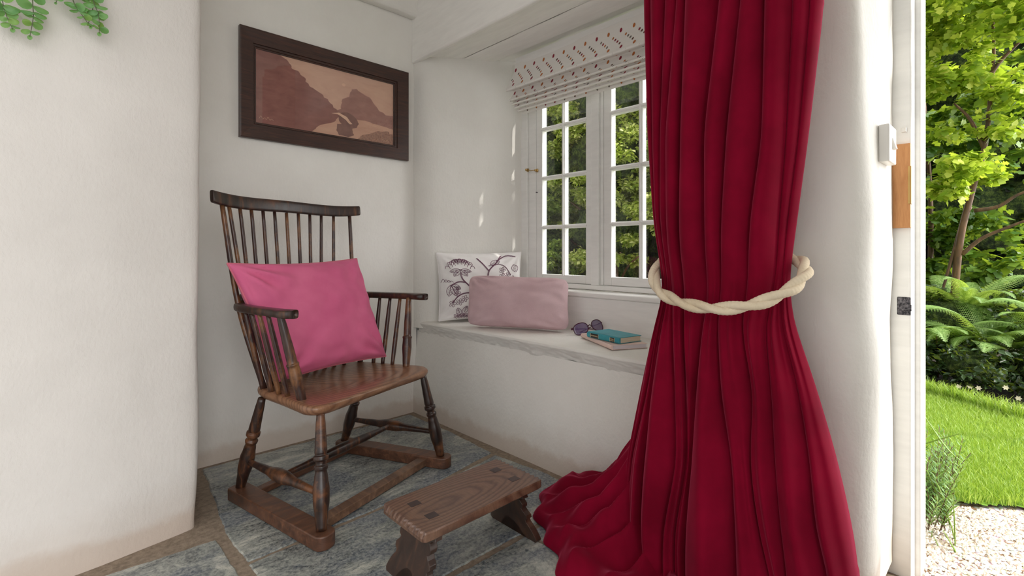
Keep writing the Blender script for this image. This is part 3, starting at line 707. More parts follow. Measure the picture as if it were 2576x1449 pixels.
def piping(S, r, n=40):
    P = []
    for a, b in (((-1, -1), (1, -1)), ((1, -1), (1, 1)), ((1, 1), (-1, 1)), ((-1, 1), (-1, -1))):
        for i in range(n): t = i / n; t = (1 - math.cos(PI * t)) / 2; P.append(S(a[0] + (b[0] - a[0]) * t, a[1] + (b[1] - a[1]) * t, 1))
    P.append(P[0]); return tube(P, r, 8, cap=False)
def cushion4(BL, BR, TL, TR, T, k=.06, seed=0, wr=.006, power=.45, rd=0., ear=0.):
    BL, BR, TL, TR = [np.array(p, float) for p in (BL, BR, TL, TR)]
    an = np.cross((BR + TR) - (BL + TL), (TL + TR) - (BL + BR)); an /= np.linalg.norm(an); cm = (BL + BR + TL + TR) / 4
    if np.dot(an, CAM - cm) < 0: an = -an; flip = -1
    def Sf(u, v, side=1, off=0.):
        uu = u * (1 - k * (1 - v * v)) * (1 - rd * abs(v) ** 7); vv = v * (1 - k * (1 - u * u)) * (1 - rd * abs(u) ** 7)
        a, b = (uu + 1) / 2, (vv + 1) / 2
        p = (BL * (1 - a) + BR * a) * (1 - b) + (TL * (1 - a) + TR * a) * b
        e = max(0, (1 - u * u)) * max(0, (1 - v * v)); t = T / 2 * e ** power
        w = wr * (nz(u * 1.7 + seed, v * 1.7, side, 1.2) + .8 * nz(u * 3 + seed, v * 3, side * 2, 1.5)) * min(1, e * 5); cr = 0
        for cu in (-1, 1):
            for cv in (-1, 1):
                du, dv = (u - cu), (v - cv); r_ = math.hypot(du, dv) + 1e-6; a_ = math.atan2(abs(dv), abs(du))
                cr += wr * (1.0 + .5 * math.sin(seed + cu * 2 + cv)) * math.sin(a_ * 11 + seed * 3 + cu + cv * 2) * math.exp(-((r_ - .42) / .24) ** 2)
        ed = wr * .35 * math.sin(u * 14 + seed) * math.exp(-((1 - abs(v)) / .16) ** 2) + wr * .35 * math.sin(v * 15 + seed * 2) * math.exp(-((1 - abs(u)) / .16) ** 2)
        return p + an * (side * t + (w + (cr + ed) * min(1, e * 9)) + off * side) + an * ear * (u * u * v * v - .3)
    return Sf
# big pink velvet cushion, leaning on the chair back
S1 = cushion4(C(-.095, -.240, .462), C(-.020, .272, .470), C(-.205, -.352, .905), C(-.150, .222, .915), .19, .062, 2.3, .0095, power=.40)
pc = empty('pink_cushion', tuple(C(-.03, 0, ZS1)), 'large pink velvet cushion propped upright in the wooden armchair', 'cushion')
obj('cushion_cover', cushion_mesh(S1, 56), M['pink'], pc); obj('piping', piping(S1, .0042), M['pink_piping'], pc, label='paler pink piping')
# floral white cushion against the left cheek of the recess
S2 = cushion4((.030, -.215, .556), (.485, -.425, .556), (.035, -.185, .940), (.500, -.400, .944), .11, .05, 5.1, .005)
wc = empty('floral_cushion', (.245, -.31, .543), 'white square cushion with plum flower embroidery leaning in the window recess corner', 'cushion')
obj('cushion_cover', cushion_mesh(S2, 40), M['linen'], wc); obj('piping', piping(S2, .0035), M['linen'], wc)
em = MB()
def stitch(pts, r=.0013, smooth=True):
    r = r * 1.35
    P = catmull([(a, b, 0) for a, b in pts], 5) if smooth and len(pts) > 2 else np.array([(a, b, 0) for a, b in pts])
    em.add(tube([S2(max(-.99, min(.99, p[0])), max(-.99, min(.99, p[1])), SIDE, .0006) for p in P], r, 5))
SIDE = 1
def petalflower(cx, cy, r, n=5, rot=0):
    for k in range(n):
        a = rot + 2 * PI * k / n; P = []
        for q in range(7):
            w = (q / 6 - .5) * 1.15; rr = r * (.35 + .75 * math.cos(w * 1.4) ** .7) if abs(w) < .57 else r * .35
            rr = r * (.3 + .8 * math.sin(PI * q / 6) ** .6); P.append((cx + rr * math.cos(a + w * 1.0) * .9, cy + rr * math.sin(a + w) * 1.1))
        stitch(P, .0009)
    for q in range(3): a = rot + q * 2; stitch([(cx, cy), (cx + r * .3 * math.cos(a), cy + r * .3 * math.sin(a))], .0009, False)
def leafst(cx, cy, L, W, a):
    ca, sa = math.cos(a), math.sin(a)
    up = [(t * L, W * math.sin(PI * t) ** .8) for t in np.linspace(0, 1, 7)]; dn = [(t, -w) for t, w in up]
    for s_ in (up, dn): stitch([(cx + x * ca - y * sa, cy + x * sa + y * ca) for x, y in s_], .0010)
    stitch([(cx, cy), (cx + L * .9 * ca, cy + L * .9 * sa)], .0008, False)
    for t in (.3, .45, .6, .75):
        for s_ in (-1, 1): x, y = t * L, 0; x2, y2 = (t + .12) * L, s_ * W * .6; stitch([(cx + x * ca - y * sa, cy + x * sa + y * ca), (cx + x2 * ca - y2 * sa, cy + x2 * sa + y2 * ca)], .0006, False)
# peony at the upper left
for sc_, up in ((.36, -.02), (.28, .04), (.20, .09), (.12, .12)):
    for k in range(7):
        a = PI * (.02 + .96 * k / 6); cx, cy = -.52 + sc_ * .8 * math.cos(a), .56 + up + sc_ * .8 * math.sin(a) * .8
        stitch([(cx - .055, cy - .03), (cx - .03, cy + .05), (cx + .03, cy + .05), (cx + .055, cy - .03)], .0011)
for a in (PI * 1.08, PI * 1.28, PI * 1.72, PI * 1.92): leafst(-.52, .50, .26, .06, a)
for d in (0, .022):
    stitch([(-.53 + d, .42), (-.50 + d, .22), (-.36 + d, .02), (-.18 + d, -.22), (-.08 + d, -.45)], .0014); stitch([(-.42, .10 + d), (-.58, .12 + d), (-.75, .02 + d)], .0013)
    stitch([(.12 + d, .30), (.16 + d, .48), (.34 + d, .70), (.46 + d, .92)], .0014); stitch([(.14 + d, .46), (.02 + d, .66), (-.12 + d, .86)], .0013); stitch([(.36, .74 + d), (.60, .90 + d), (.85, .86 + d)], .0012)
    stitch([(.16, .60 + d), (.42, .64 + d), (.60, .52 + d), (.72, .30 + d)], .0009)
    stitch([(-.72, -.50 + d), (-.58, -.30 + d), (-.38, -.22 + d), (-.15, -.28 + d)], .0014)
for a, l in ((PI * 1.45, .34), (PI * 1.62, .36), (PI * 1.83, .26)): leafst(-.76, .04, l, .075, a)
for k in range(4): stitch([(-.98 + .06 * k, .12), (-.93 + .06 * k, .22 - .02 * k), (-.88 + .06 * k, .12)], .001)
for x, y in ((-.72, -.52), (-.56, -.48), (-.44, -.38), (-.62, -.20), (.50, .46), (.62, .30), (.50, .26), (.76, .18)): petalflower(x, y, .085)
petalflower(-.6, -.02 - .04, .05)
# big curled leaf and lower flower
stitch([(-.10, .02), (-.02, .20), (.12, .28), (.28, .22), (.38, .02)], .0014); stitch([(-.10, .02), (.05, .10), (.20, .08), (.36, .0)], .0012)
for k in range(6): stitch([(-.02 + .06 * k, .08), (-.03 + .07 * k, .16 + .03 * math.sin(k * .6))], .0010, False)
leafst(-.52, -.88, .24, .06, PI * .62); leafst(-.46, -.86, .26, .06, PI * .40)
for k in range(5): petalflower(-.62 + .07 * k, -.90, .06, 5, k)
leafst(.20, .66, .26, .08, PI * .12); leafst(.80, .62, .24, .08, PI * 1.6)
obj('embroidery', em.vf, M['plum'], wc, label='plum coloured flower embroidery')
# mauve lumbar cushion
S3 = cushion4((.045, -.445, .552), (.300, -.950, .552), (.120, -.372, .820), (.375, -.885, .812), .165, .045, 8.7, .008, power=.46, rd=.085)
mc = obj('mauve_cushion', cushion_mesh(S3, 44), M['mauve'], label='dusty mauve rectangular cushion on the window seat', cat='cushion')

# ------------------------------------------------------------------ books and sunglasses on the seat
def rot2(p, c, a): ca, sa = math.cos(a), math.sin(a); return (c[0] + p[0] * ca - p[1] * sa, c[1] + p[0] * sa + p[1] * ca)
def book(name, spine0, spine1, depth, z0, h, cover, page, label, group=None, bands=None):
    s0 = np.array(spine0); s1 = np.array(spine1); d = s1 - s0; Ln = np.linalg.norm(d); d /= Ln; n = np.array([-d[1], d[0]])
    if n[0] < 0: n = -n
    P = lambda a, b, z: (s0[0] + d[0] * a + n[0] * b, s0[1] + d[1] * a + n[1] * b, z0 + z)
    e = empty(name, P(Ln / 2, depth / 2, 0), label, 'book', group)
    def bx(a0, a1, b0, b1, c0, c1):
        v = [P(a, b, c) for c in (c0, c1) for b in (b0, b1) for a in (a0, a1)]
        return v, [(0, 2, 3, 1), (4, 5, 7, 6), (0, 1, 5, 4), (2, 6, 7, 3), (0, 4, 6, 2), (1, 3, 7, 5)]
    t = .0022; mb = MB(); mb.add(bx(0, Ln, .002, depth, 0, t)); mb.add(bx(0, Ln, .002, depth, h - t, h))
    # rounded spine
    sp = [(.002, 0), (-.002, h * .12), (-.0042, h * .3), (-.005, h * .5), (-.0042, h * .7), (-.002, h * .88), (.002, h), (.006, h), (.006, 0)]
    v = [P(a, b, z) for a in (0, Ln) for b, z in sp]; m = len(sp); mb.add((v, [tuple(range(m)), tuple(range(2 * m - 1, m - 1, -1))] + [(i, m + i, m + (i + 1) % m, (i + 1) % m) for i in range(m)]))
    o = obj('cover', mb.vf, cover, e, smooth=False); bevel(o, .0008, 2)
    obj('pages', bx(.003, Ln - .003, .005, depth - .004, t, h - t), page, e, smooth=False)
    if bands:
        for (a0, a1, m_) in bands:
            bb = MB()
            pts = [(-.0046, .16), (-.0058, .5), (-.0046, .84)]
            v = [P(a, b, h * z) for a in (a0 * Ln, a1 * Ln) for b, z in pts]; bb.add((v, [(0, 1, 4, 3), (1, 2, 5, 4)]), m_)
            for a in (a0, a1):
                v = [P(q, b - .0004, h * z) for q in (a * Ln - .0012, a * Ln + .0012) for b, z in pts]; bb.add((v, [(0, 1, 4, 3), (1, 2, 5, 4)]), 1)
            n_l = 9 if a1 - a0 > .15 else 3
            for i in range(n_l):
                if a1 - a0 > .15: q0 = a0 + .02 + (a1 - a0 - .04) * i / n_l; bb.add(([P(q * Ln, -.0064, h * z) for q, z in ((q0, .40), (q0 + .012, .40), (q0 + .012, .60), (q0, .60))], [(0, 1, 2, 3)]), 1)
                else: bb.add(([P(q * Ln, -.0062, h * z) for q, z in ((a0 + .02, .3 + .15 * i), (a1 - .02, .3 + .15 * i), (a1 - .02, .36 + .15 * i), (a0 + .02, .36 + .15 * i))], [(0, 1, 2, 3)]), 1)
            obj('spine_label', bb.vf, [M['black_label'], M['gilt']], e, smooth=False, mids=bb.m, label='black and gilt title label')
    return e
M['black_label'] = NM('black_label', .4, srgb(40, 32, 26)).m; M['gilt'] = NM('gilt', .4, srgb(206, 186, 148)).m
k = NM('teal_cloth', .5); n = k.noise(k.coord(), 30, 4, .6); k.base(k.ramp(n, [(.3, srgb(38, 132, 146)), (.7, srgb(56, 152, 164))])); M['teal'] = k.m
k = NM('page_edges', .8); n = k.noise(k.coord((1, 1, 60)), 20, 2, .5); k.base(k.ramp(n, [(.3, srgb(206, 192, 168)), (.7, srgb(226, 214, 192))])); M['pages'] = k.m
M['blush'] = NM('blush_cover', .55, srgb(222, 196, 186)).m; M['pages_white'] = NM('white_pages', .8, srgb(214, 206, 210)).m
zt = .5445
book('pale_pink_book', pw(1463, 849, z=zt)[:2], pw(1539, 881, z=zt)[:2], .165, zt, .020, M['blush'], M['pages_white'], 'pale pink hardback book lying flat beneath the teal book', 'books on the window seat')
zt2 = zt + .0205
book('teal_book', pw(1478, 848, z=zt2)[:2], pw(1559, 866, z=zt2)[:2], .128, zt2, .026, M['teal'], M['pages'], 'small teal hardback book with black and gilt spine labels', 'books on the window seat', [(.13, .38, 0), (.74, .87, 0)])
# sunglasses: frame front stands on the seat, temples trail behind
M['sg_frame'] = NM('plum_acetate', .15, srgb(74, 22, 50)).m
k = NM('violet_lens', .08, srgb(96, 74, 118), Alpha=.82); M['lens'] = k.m
A = pw(1452, 846, z=.5445); gl0 = np.array([A[0] + .0, A[1], .545])
gB = np.array([.395, -1.085, .563])
gx = gB - gl0; gx[2] = 0; gw = .148; gx /= np.linalg.norm(gx); gup = np.array([.45, .25, .86]); gup -= gx * np.dot(gx, gup); gup /= np.linalg.norm(gup); gn = np.cross(gx, gup)
tilt = math.radians(7); gx2 = gx * math.cos(tilt) + gup * math.sin(tilt); gup = gup * math.cos(tilt) - gx * math.sin(tilt); gx = gx2
G = lambda a, b, c=0.: gl0 + 1.18 * (gx * a + gup * b + gn * (c - 9 * (a - .074) ** 2 * .35))
sg = empty('sunglasses', tuple(gl0), 'plum-framed sunglasses with violet lenses behind the teal book', 'sunglasses')
def lensring(cx, sg_):
    P = []
    for k in range(28):
        w = 2 * PI * k / 28; x = math.cos(w); y = math.sin(w); P.append((cx + .031 * math.copysign(abs(x) ** .85, x), .027 + .0235 * math.copysign(abs(y) ** .85, y) - .004 * sg_ * x * (1 if y < 0 else 0)))
    return P
for cx, s_ in ((.034, -1), (.114, 1)):
    P = lensring(cx, s_); fr = obj('lens_frame', tube([G(*p) for p in P + [P[0]]], .0022, 8, cap=False), M['sg_frame'], sg)
    obj('lens', ([G(*p) for p in P] + [G(cx, .027, .002)], [(i, (i + 1) % 28, 28) for i in range(28)]), M['lens'], sg, label='violet tinted lens')
obj('bridge', tube([G(.062, .028), G(.074, .035), G(.086, .028)], .0026, 8), M['sg_frame'], sg)
back = -gn if np.dot(gn, CAM - gl0) > 0 else gn
for a, s_ in ((.002, -1), (.146, 1)):
    h = G(a, .036); P = [h, h + back * .012, h + back * (.018 + .004 * s_) - gx * .05 * s_ - gup * .006, h + back * (.016 + .004 * s_) - gx * .125 * s_ - gup * .022]
    P = [np.array([p[0], p[1], max(p[2], .5485)]) for p in P]
    obj('temple', tube(catmull(P, 5), [.0045] * 6 + [.003] * 10, 8, sx=.5), M['sg_frame'], sg)

# ------------------------------------------------------------------ carved footstool
st = empty('footstool', (-.627, -1.30, 0), 'small dark oak footstool with carved ends and scalloped board legs', 'footstool')
sx0, sx1, sy0, sy1 = -.862, -.398, -1.412, -1.188
mb = MB(); NT = 60
def top_out(zl):
    P = []
    lo, hi = sx0, sx1
    for i in range(NT + 1): P.append((lo + (hi - lo) * i / NT, sy0 + .0015 * nz(i * .3, 1, 0)))
    m = 44
    for i in range(1, m):
        c = abs(math.sin(PI * i / 4.0)) if 1 else 0; cut = .009 * c if zl > .5 else 0
        P.append((hi - cut, sy0 + (sy1 - sy0) * i / m))
    for i in range(NT + 1): P.append((hi - (hi - lo) * i / NT, sy1 + .0015 * nz(i * .3, 5, 0)))
    for i in range(1, m):
        c = abs(math.sin(PI * i / 4.0)); cut = .009 * c if zl > .5 else 0
        P.append((lo + cut, sy1 + (sy0 - sy1) * i / m))
    return P
def corner_round(P, r=.016):
    out = []
    for x, y in P:
        for cx, cy in ((sx0, sy0), (sx1, sy0), (sx1, sy1), (sx0, sy1)):
            dx, dy = abs(x - cx), abs(y - cy)
            if dx < r and dy < r:
                ox = cx + math.copysign(r, (sx0 + sx1) / 2 - cx); oy = cy + math.copysign(r, (sy0 + sy1) / 2 - cy); v = np.array([x - ox, y - oy]); L0 = np.linalg.norm(v)
                if L0 > r: x, y = ox + v[0] / L0 * r, oy + v[1] / L0 * r
        out.append((x, y))
    return out
zT = .2; levels = [(.1715, 0, .004), (.176, 0, 0), (.184, 0, 0), (.1955, 1, .0), (.2, 1, .0015)]
n = len(top_out(0)); V = []; cxm, cym = (sx0 + sx1) / 2, (sy0 + sy1) / 2
for z, c_, ins in levels:
    for x, y in corner_round(top_out(c_)):
        d = np.array([cxm - x, cym - y]); V.append((x + np.sign(d[0]) * min(ins, abs(d[0])), y + np.sign(d[1]) * min(ins, abs(d[1])), z))
F = [tuple(range(n - 1, -1, -1)), tuple((len(levels) - 1) * n + i for i in range(n))]
for j in range(len(levels) - 1):
    for i in range(n): F.append((j * n + i, j * n + (i + 1) % n, (j + 1) * n + (i + 1) % n, (j + 1) * n + i))
obj('stool_top', (V, F), M['stool'], st, smooth=False)
for x in (-.792, -.468):
    for y in (-1.255, -1.345): obj('tenon', extrude_poly([(x - .017, y - .013), (x + .017, y - .015), (x + .018, y + .014), (x - .016, y + .015)], .198, .2006), M['tenon'], st, smooth=False)
half = [(.172, .070), (.168, .088), (.150, .092), (.146, .076), (.138, .070), (.126, .080), (.114, .078), (.108, .068), (.098, .076), (.088, .088), (.076, .088), (.070, .078), (.060, .080), (.048, .092), (.036, .100), (.022, .108), (.008, .113), (.0, .108), (.0, .062), (.018, .050), (.036, .030), (.048, .010)]
for sgn, xt, xb in ((-1, -.795, -.838), (1, -.465, -.418)):
    pts = [(y_, z) for z, y_ in half] + [(-y_, z) for z, y_ in half[::-1]]; m = len(pts); V = []
    for th in (-.012, .012):
        for y, z in pts: x = xb + (xt - xb) * z / .172; V.append((x + th, -1.300 + y, z))
    F = [(i, (i + 1) % m, m + (i + 1) % m, m + i) for i in range(m)]
    # fill faces as strips between mirrored points
    h = len(half)
    for base, flip in ((0, False), (m, True)):
        for i in range(h - 1):
            q = (base + i, base + i + 1, base + m - 2 - i, base + m - 1 - i); F.append(q if flip else q[::-1])
    o = obj('board_leg', (V, F), M['stool_leg'], st, smooth=False); bevel(o, .0018, 2, 25)

# ------------------------------------------------------------------ velvet curtain
# fold valleys measured in the photo, turned into y(z) lines on the plane where the cloth hangs
rowsV = [0, 348, 547, 696, 768, 807, 975, 1143, 1310, 1449]
tabU = [[1617, 1647, 1690, 1724, 1751, 1833, 1883, 1939, 2002, 2040, 2065],
        [1625, 1647, 1672, 1693, 1734, 1794, 1848, 1930, 1983, 2008, 2024],
        [1637, 1650, 1668, 1693, 1731, 1794, 1835, 1903, 1965, 1982, 1997],
        [1658, 1670, 1682, 1697, 1733, 1794, 1830, 1893, 1953, 1966, 1977],
        [1656, 1668, 1681, 1700, 1735, 1792, 1822, 1884, 1940, 1962, 1980],
        [1644, 1661, 1674, 1708, 1740, 1788, 1824, 1880, 1932, 1965, 1986],
        [1611, 1641, 1658, 1725, 1753, 1781, 1840, 1915, 1955, 2013, 2044],
        [1580, 1608, 1650, 1739, 1765, 1781, 1873, 1915, 1970, 2046, 2094],
        [1568, 1600, 1644, 1709, 1739, 1770, 1887, 1943, 1990, 2066, 2133],
        [1565, 1610, 1665, 1712, 1742, 1770, 1893, 1977, 2010, 2100, 2155]]
XBASE = lambda z: np.interp(z, [0, .3, .6, .8, 1.2, 1.7, 2.4], [-.16, -.15, -.125, -.105, -.11, -.12, -.12])
lines = []
for j in range(11):
    zz, yy = [], []
    for v, r in zip(rowsV, tabU):
        xb = -.16
        for _ in range(3): p = pw(r[j], v, x=xb); xb = XBASE(p[2]) - .03
        zz.append(p[2]); yy.append(p[1])
    zz = zz[::-1]; yy = yy[::-1]
    lines.append((np.array(zz), np.array(yy)))
def line_y(j, z):
    zz, yy = lines[j]
    if z < zz[0]: return yy[0] + (yy[0] - yy[1]) / (zz[0] - zz[1]) * (z - zz[0]) * .5
    if z > zz[-1]: return yy[-1]
    return float(sum(np.interp(z + o * .035, zz, yy) * wt for o, wt in ((-2, .1), (-1, .22), (0, .36), (1, .22), (2, .1))))
hs = [.9, 1.0, .75, 1.15, 1.0, 1.2, .8, 1.1, .85, 1.0]
skw = [.25, .35, -.2, .45, -.35, .5, .35, -.25, .3, .2]
SUB = 26; zrows = np.linspace(2.45, -.0, 170); V = []
nfr = 10 * SUB + 1; nbk = 60; ncol = nfr + nbk
def tie(z): return math.exp(-((z - .835) / .10) ** 2)
for z in zrows:
    ly = [line_y(j, z) for j in range(11)]; yl, yr = ly[0], ly[-1]; W = yl - yr; xb = XBASE(z)
    hold = 1 - .45 * tie(z)
    row_ = []
    for j in range(10):
        w = ly[j] - ly[j + 1]
        for k in range(SUB + (1 if j == 9 else 0)):
            p = k / SUB; q = p + skw[j] * .5 * p * (1 - p) * 2 * .5
            prof_ = math.sin(PI * min(1, max(0, q))) ** .52
            h = hs[j] * min(.062, w * .62) * hold * prof_
            s = (ly[0] - (ly[j] - w * p)) / W
            lat = skw[j] * .20 * w * math.sin(PI * p)     # folds lean over one another
            y = ly[j] - w * p - lat
            belly = (.080 + .05 * sstep(.8, .1, z)) * math.sqrt(max(0, 1 - (2 * s - 1) ** 2)) * (1 - .15 * tie(z))
            sec = .006 * math.sin(p * 8 + z * 2.5 + j * 2) * sstep(.75, .3, z) * math.sin(PI * p) + .003 * nz(y * 3, z * .8 + j, j, 2.2) + .004 * math.sin(p * 14 + j) * math.exp(-((z - .72) / .12) ** 2) * math.sin(PI * p)
            row_.append((xb - h - belly - sec * 1.5, y, z))
    for k in range(nbk):
        t = (k + 1) / (nbk + 1); y = yr + W * t; row_.append((xb + .045 * math.sin(PI * t) ** .5 + .012 * math.sin(t * 40), y, z))
    V += row_
F = []
for i in range(len(zrows) - 1):
    for k in range(ncol): F.append((i * ncol + k, (i + 1) * ncol + k, (i + 1) * ncol + (k + 1) % ncol, i * ncol + (k + 1) % ncol))
V = [(min(p[0], -.014), p[1], max(p[2], .004)) for p in V]
cu = empty('velvet_curtain', (-.15, -1.88, 0), 'floor-length crimson velvet curtain gathered beside the window', 'curtain')
obj('drape', (V, np.array(F)), M['curtain'], cu)
# the surplus cloth pooled on the floor, sweeping out of the drape
edge = [(78, .38), (90, .50), (100, .505), (112, .50), (124, .475), (136, .445), (150, .415), (160, .43), (172, .44), (196, .45), (215, .42), (240, .36), (262, .30)]
Cx, Cy = -.075, -1.705
def R(phi): return np.interp(phi, [e[0] for e in edge], [e[1] for e in edge])
NPH, NR = 340, 120; V = []
for i in range(NR):
    t = i / (NR - 1)
    for k in range(NPH):
        ph = 78 + (262 - 78) * k / (NPH - 1); a = math.radians(ph)
        Rr = R(ph) * (1 + .035 * math.sin(ph * .31) + .02 * nz(ph * .05, 2, 0, 1.3))
        r = .06 + (Rr - .06) * t
        bend = .16 * math.sin(t * 2.2) * (1 - t * .3); aa = a - bend
        # cloth falls steeply out of the drape then lies in low rolling folds
        d = r - .12
        # steep flare
        fall = np.interp(t, [0, .12, .24, .36, .5, .75, .9, 1], [.42, .345, .265, .185, .125, .078, .058, .045])
        steer = sstep(205, 150, ph) * .75 + .25
        w1 = (ph + 16 * nz(t * 2.0, ph * .012, 0, 1)) * .155 + 1.5 * t; w2 = ph * .37 - 3.0 * t + 2.0 * nz(ph * .03, t * 2, 1, 1)
        rg = lambda w: 1 - abs(math.sin(w)) ** .8 * 1.0
        cir = math.sin(t * 17 + ph * .07 + 2.6 * nz(ph * .035, t, 5, 1))
        h = fall * steer + (.034 * (math.sin(w1 * 2) * .5 + rg(w1) * .9 - .5) + .012 * math.sin(w2)) * sstep(.08, .4, t) * (1 - .4 * t) + .013 * cir * sstep(.45, .7, t) * (1 - sstep(.90, 1, t))
        roll = math.sqrt(max(0, 1 - (max(0, t - .86) / .14) ** 2.2)) if t > .86 else 1
        z = max(.0035, h * roll)
        x = Cx + r * math.cos(aa + PI * 0) * 1.0; y = Cy + r * math.sin(aa)
        V.append((min(x, -.012), y, z))
F = [(i * NPH + k, (i + 1) * NPH + k, (i + 1) * NPH + k + 1, i * NPH + k + 1) for i in range(NR - 1) for k in range(NPH - 1)]
obj('pooled_hem', (V, np.array(F)), M['curtain'], cu)

# rope tieback: three twisted strands looping low across the front, up to a hook on the wall
rp = [(.0, -1.92, .945), (-.035, -1.755, .945), (-.070, -1.692, .935), (-.115, -1.668, .905), (-.165, -1.682, .862), (-.215, -1.735, .824), (-.252, -1.815, .803), (-.262, -1.890, .794), (-.258, -1.960, .797), (-.236, -2.030, .815), (-.195, -2.088, .850), (-.145, -2.108, .885), (-.09, -2.092, .915), (-.035, -2.03, .935), (.0, -1.95, .945)]
path = catmull(rp, 26); n = len(path); tng = np.gradient(path, axis=0); tng /= np.linalg.norm(tng, axis=1)[:, None]; sl = np.concatenate([[0], np.cumsum(np.linalg.norm(np.diff(path, axis=0), axis=1))])
rt = empty('rope_tieback', tuple(path[n // 2]), 'thick twisted cream rope tieback round the crimson curtain', 'tieback')
for k in range(2):
    P = []
    for i in range(n):
        a, b, _ = frame_axes(tng[i]); w = sl[i] / .185 * 2 * PI + k * PI; P.append(path[i] + (a * math.cos(w) + b * math.sin(w)) * .0075)
    obj('rope_strand', tube(P, [.0115 + .0005 * math.sin(i * 1.9) for i in range(n)], 12), M['rope'], rt)

# ------------------------------------------------------------------ light switch + door frame
sw = empty('light_switch', (.19, -2.222, 1.26), 'white light switch on the door reveal', 'light switch')
o = obj('switch_plate', box(.136, .240, -2.245, -2.219, 1.205, 1.312), M['plastic'], sw, smooth=False); bevel(o, .004, 3)
v, f = extrude_poly([(-2.245, 1.243), (-2.254, 1.246), (-2.2465, 1.276), (-2.245, 1.276)], .178, .200, 'x'); obj('rocker', (v, f), M['plastic'], sw, smooth=False)
dr = empty('door_1', (.36, -2.25, 0), 'white painted door frame standing open to the garden', kind=S)
def jam(u, v): return 0
mb = MB(); mb.add(box(.342, .405, -2.268, -2.19, -.08, 2.20)); mb.add(box(.406, .50, -2.284, -2.19, -.08, 2.20)); mb.add(box(.342, .50, -3.62, -2.19, 2.201, 2.30)); mb.add(box(.342, .50, -3.64, -3.58, -.08, 2.20))
o = obj('door_frame', mb.vf, M['paint'], dr, smooth=False); bevel(o, .005, 3)
kb = obj('latch_block', box(.325, .345, -2.267, -2.214, 1.022, 1.281), M['block'], dr, smooth=False, label='bare wooden latch block'); bevel(kb, .0015, 2)
zt_, zb_ = pw(2290, 418, x=.33)[2], pw(2290, 513, x=.33)[2]
o = obj('strike_plate', box(.322, .347, -2.2695, -2.261, zb_, zt_), M['brass'], dr, smooth=False, label='brass strike'); bevel(o, .001, 2)
pz0, pz1 = .752, .808; mb = MB()
mb.add(box(.339, .344, -2.266, -2.232, pz0, pz1)); mb.add(box(.337, .342, -2.268, -2.236, pz0 + .013, pz0 + .034))
o = obj('bolt_keep', mb.vf, M['iron'], dr, smooth=False, label='dark pitted iron bolt keep'); bevel(o, .004, 2)
o = obj('door_contact', box(.330, .344, -2.256, -2.243, 1.318, 1.332), M['plastic'], dr, smooth=False, label='tiny white plastic contact'); bevel(o, .002, 2)

# ------------------------------------------------------------------ hanging eucalyptus
pl = empty('hanging_eucalyptus', (-1.56, -.645, 1.80), 'trailing green eucalyptus sprigs hanging down the left wall', 'plant')
def rnd_leaf(c, a, b, R_, seed):
    """round leaf blade of radius R_, a = outward axis, b = side axis"""
    V = [c]; nrm = np.cross(a, b)
    for k in range(11):
        w = -PI + 2 * PI * k / 11; x = R_ * (1 + math.cos(w)); y = R_ * .86 * math.sin(w)
        V.append(c + a * x + b * y + nrm * (.14 * R_ * (abs(y) / R_) ** 2 * 2 - .05 * x))
    return V, [(0, 1 + k, 1 + (k + 1) % 11) for k in range(11)]
def sprig(pts, npair, r0, seed):
    rr = random.Random(seed); P = catmull(pts, 8)
    stem = obj('sprig', tube(P, np.linspace(.0016, .0008, len(P)), 6), M['euc_stem'], pl)
    mb = MB()
    for i in range(npair):
        t = (i + .3) / npair; p = P[int(t * (len(P) - 1))]; R0 = r0 * 1.3 * (1.1 - .62 * t); ang = i * 1.57 + rr.uniform(-.4, .4)
        for s_ in (0, PI):
            nl = np.array([rr.uniform(-.7, .7), -1.0, rr.uniform(-.5, 1.2)]); nl /= np.linalg.norm(nl)
            a = np.array([math.cos(ang + s_) + (.6 if math.cos(ang + s_) > 0 else -.6), .3 * math.sin(ang + s_), rr.uniform(-.75, .1)]); a -= nl * np.dot(a, nl); a /= np.linalg.norm(a)
            b = np.cross(a, nl); b /= np.linalg.norm(b)
            mb.add(rnd_leaf(p, a, b, R0 * rr.uniform(.8, 1.15), i))
    p = P[-1]; mb.add(rnd_leaf(p + np.array([0, 0, .004]), np.array([0, .1, -1.]), np.array([1., 0, .1]), r0 * .42, 0))
    obj('leaves', mb.vf, M['euc'], stem, smooth=True)
Yp = -.655
def gp(u, v, y=Yp): return pw(u, v, y=y)
def drop(u0, v0, u1, v1, up=.16, bow=.01, y=Yp):
    a = gp(u1, v1, y); b = gp(u0, v0, y); top = b + np.array([(b[0] - a[0]) * .6, .02, up]); return [top, b, (a + b) / 2 + np.array([bow, 0, 0]), a]
sprig(drop(5, -10, 32, 74, bow=-.004), 9, .0145, 1); sprig(drop(82, -10, 75, 92, bow=.004), 9, .0150, 2)
sprig(drop(180, -12, 228, 68, bow=-.004), 9, .0115, 3); sprig(drop(232, -12, 250, 84, bow=.006), 9, .0145, 4); sprig(drop(222, -30, 222, 60, y=-.64), 7, .012, 6); sprig(drop(140, -60, 140, 8), 6, .009, 5)
bt = [np.array([-1.78, -.635, 1.80]), np.array([-1.66, -.645, 1.835]), np.array([-1.55, -.64, 1.84]), np.array([-1.42, -.635, 1.80])]
obj('main_branch', tube(catmull(bt, 6), .003, 8), M['euc_stem'], pl)

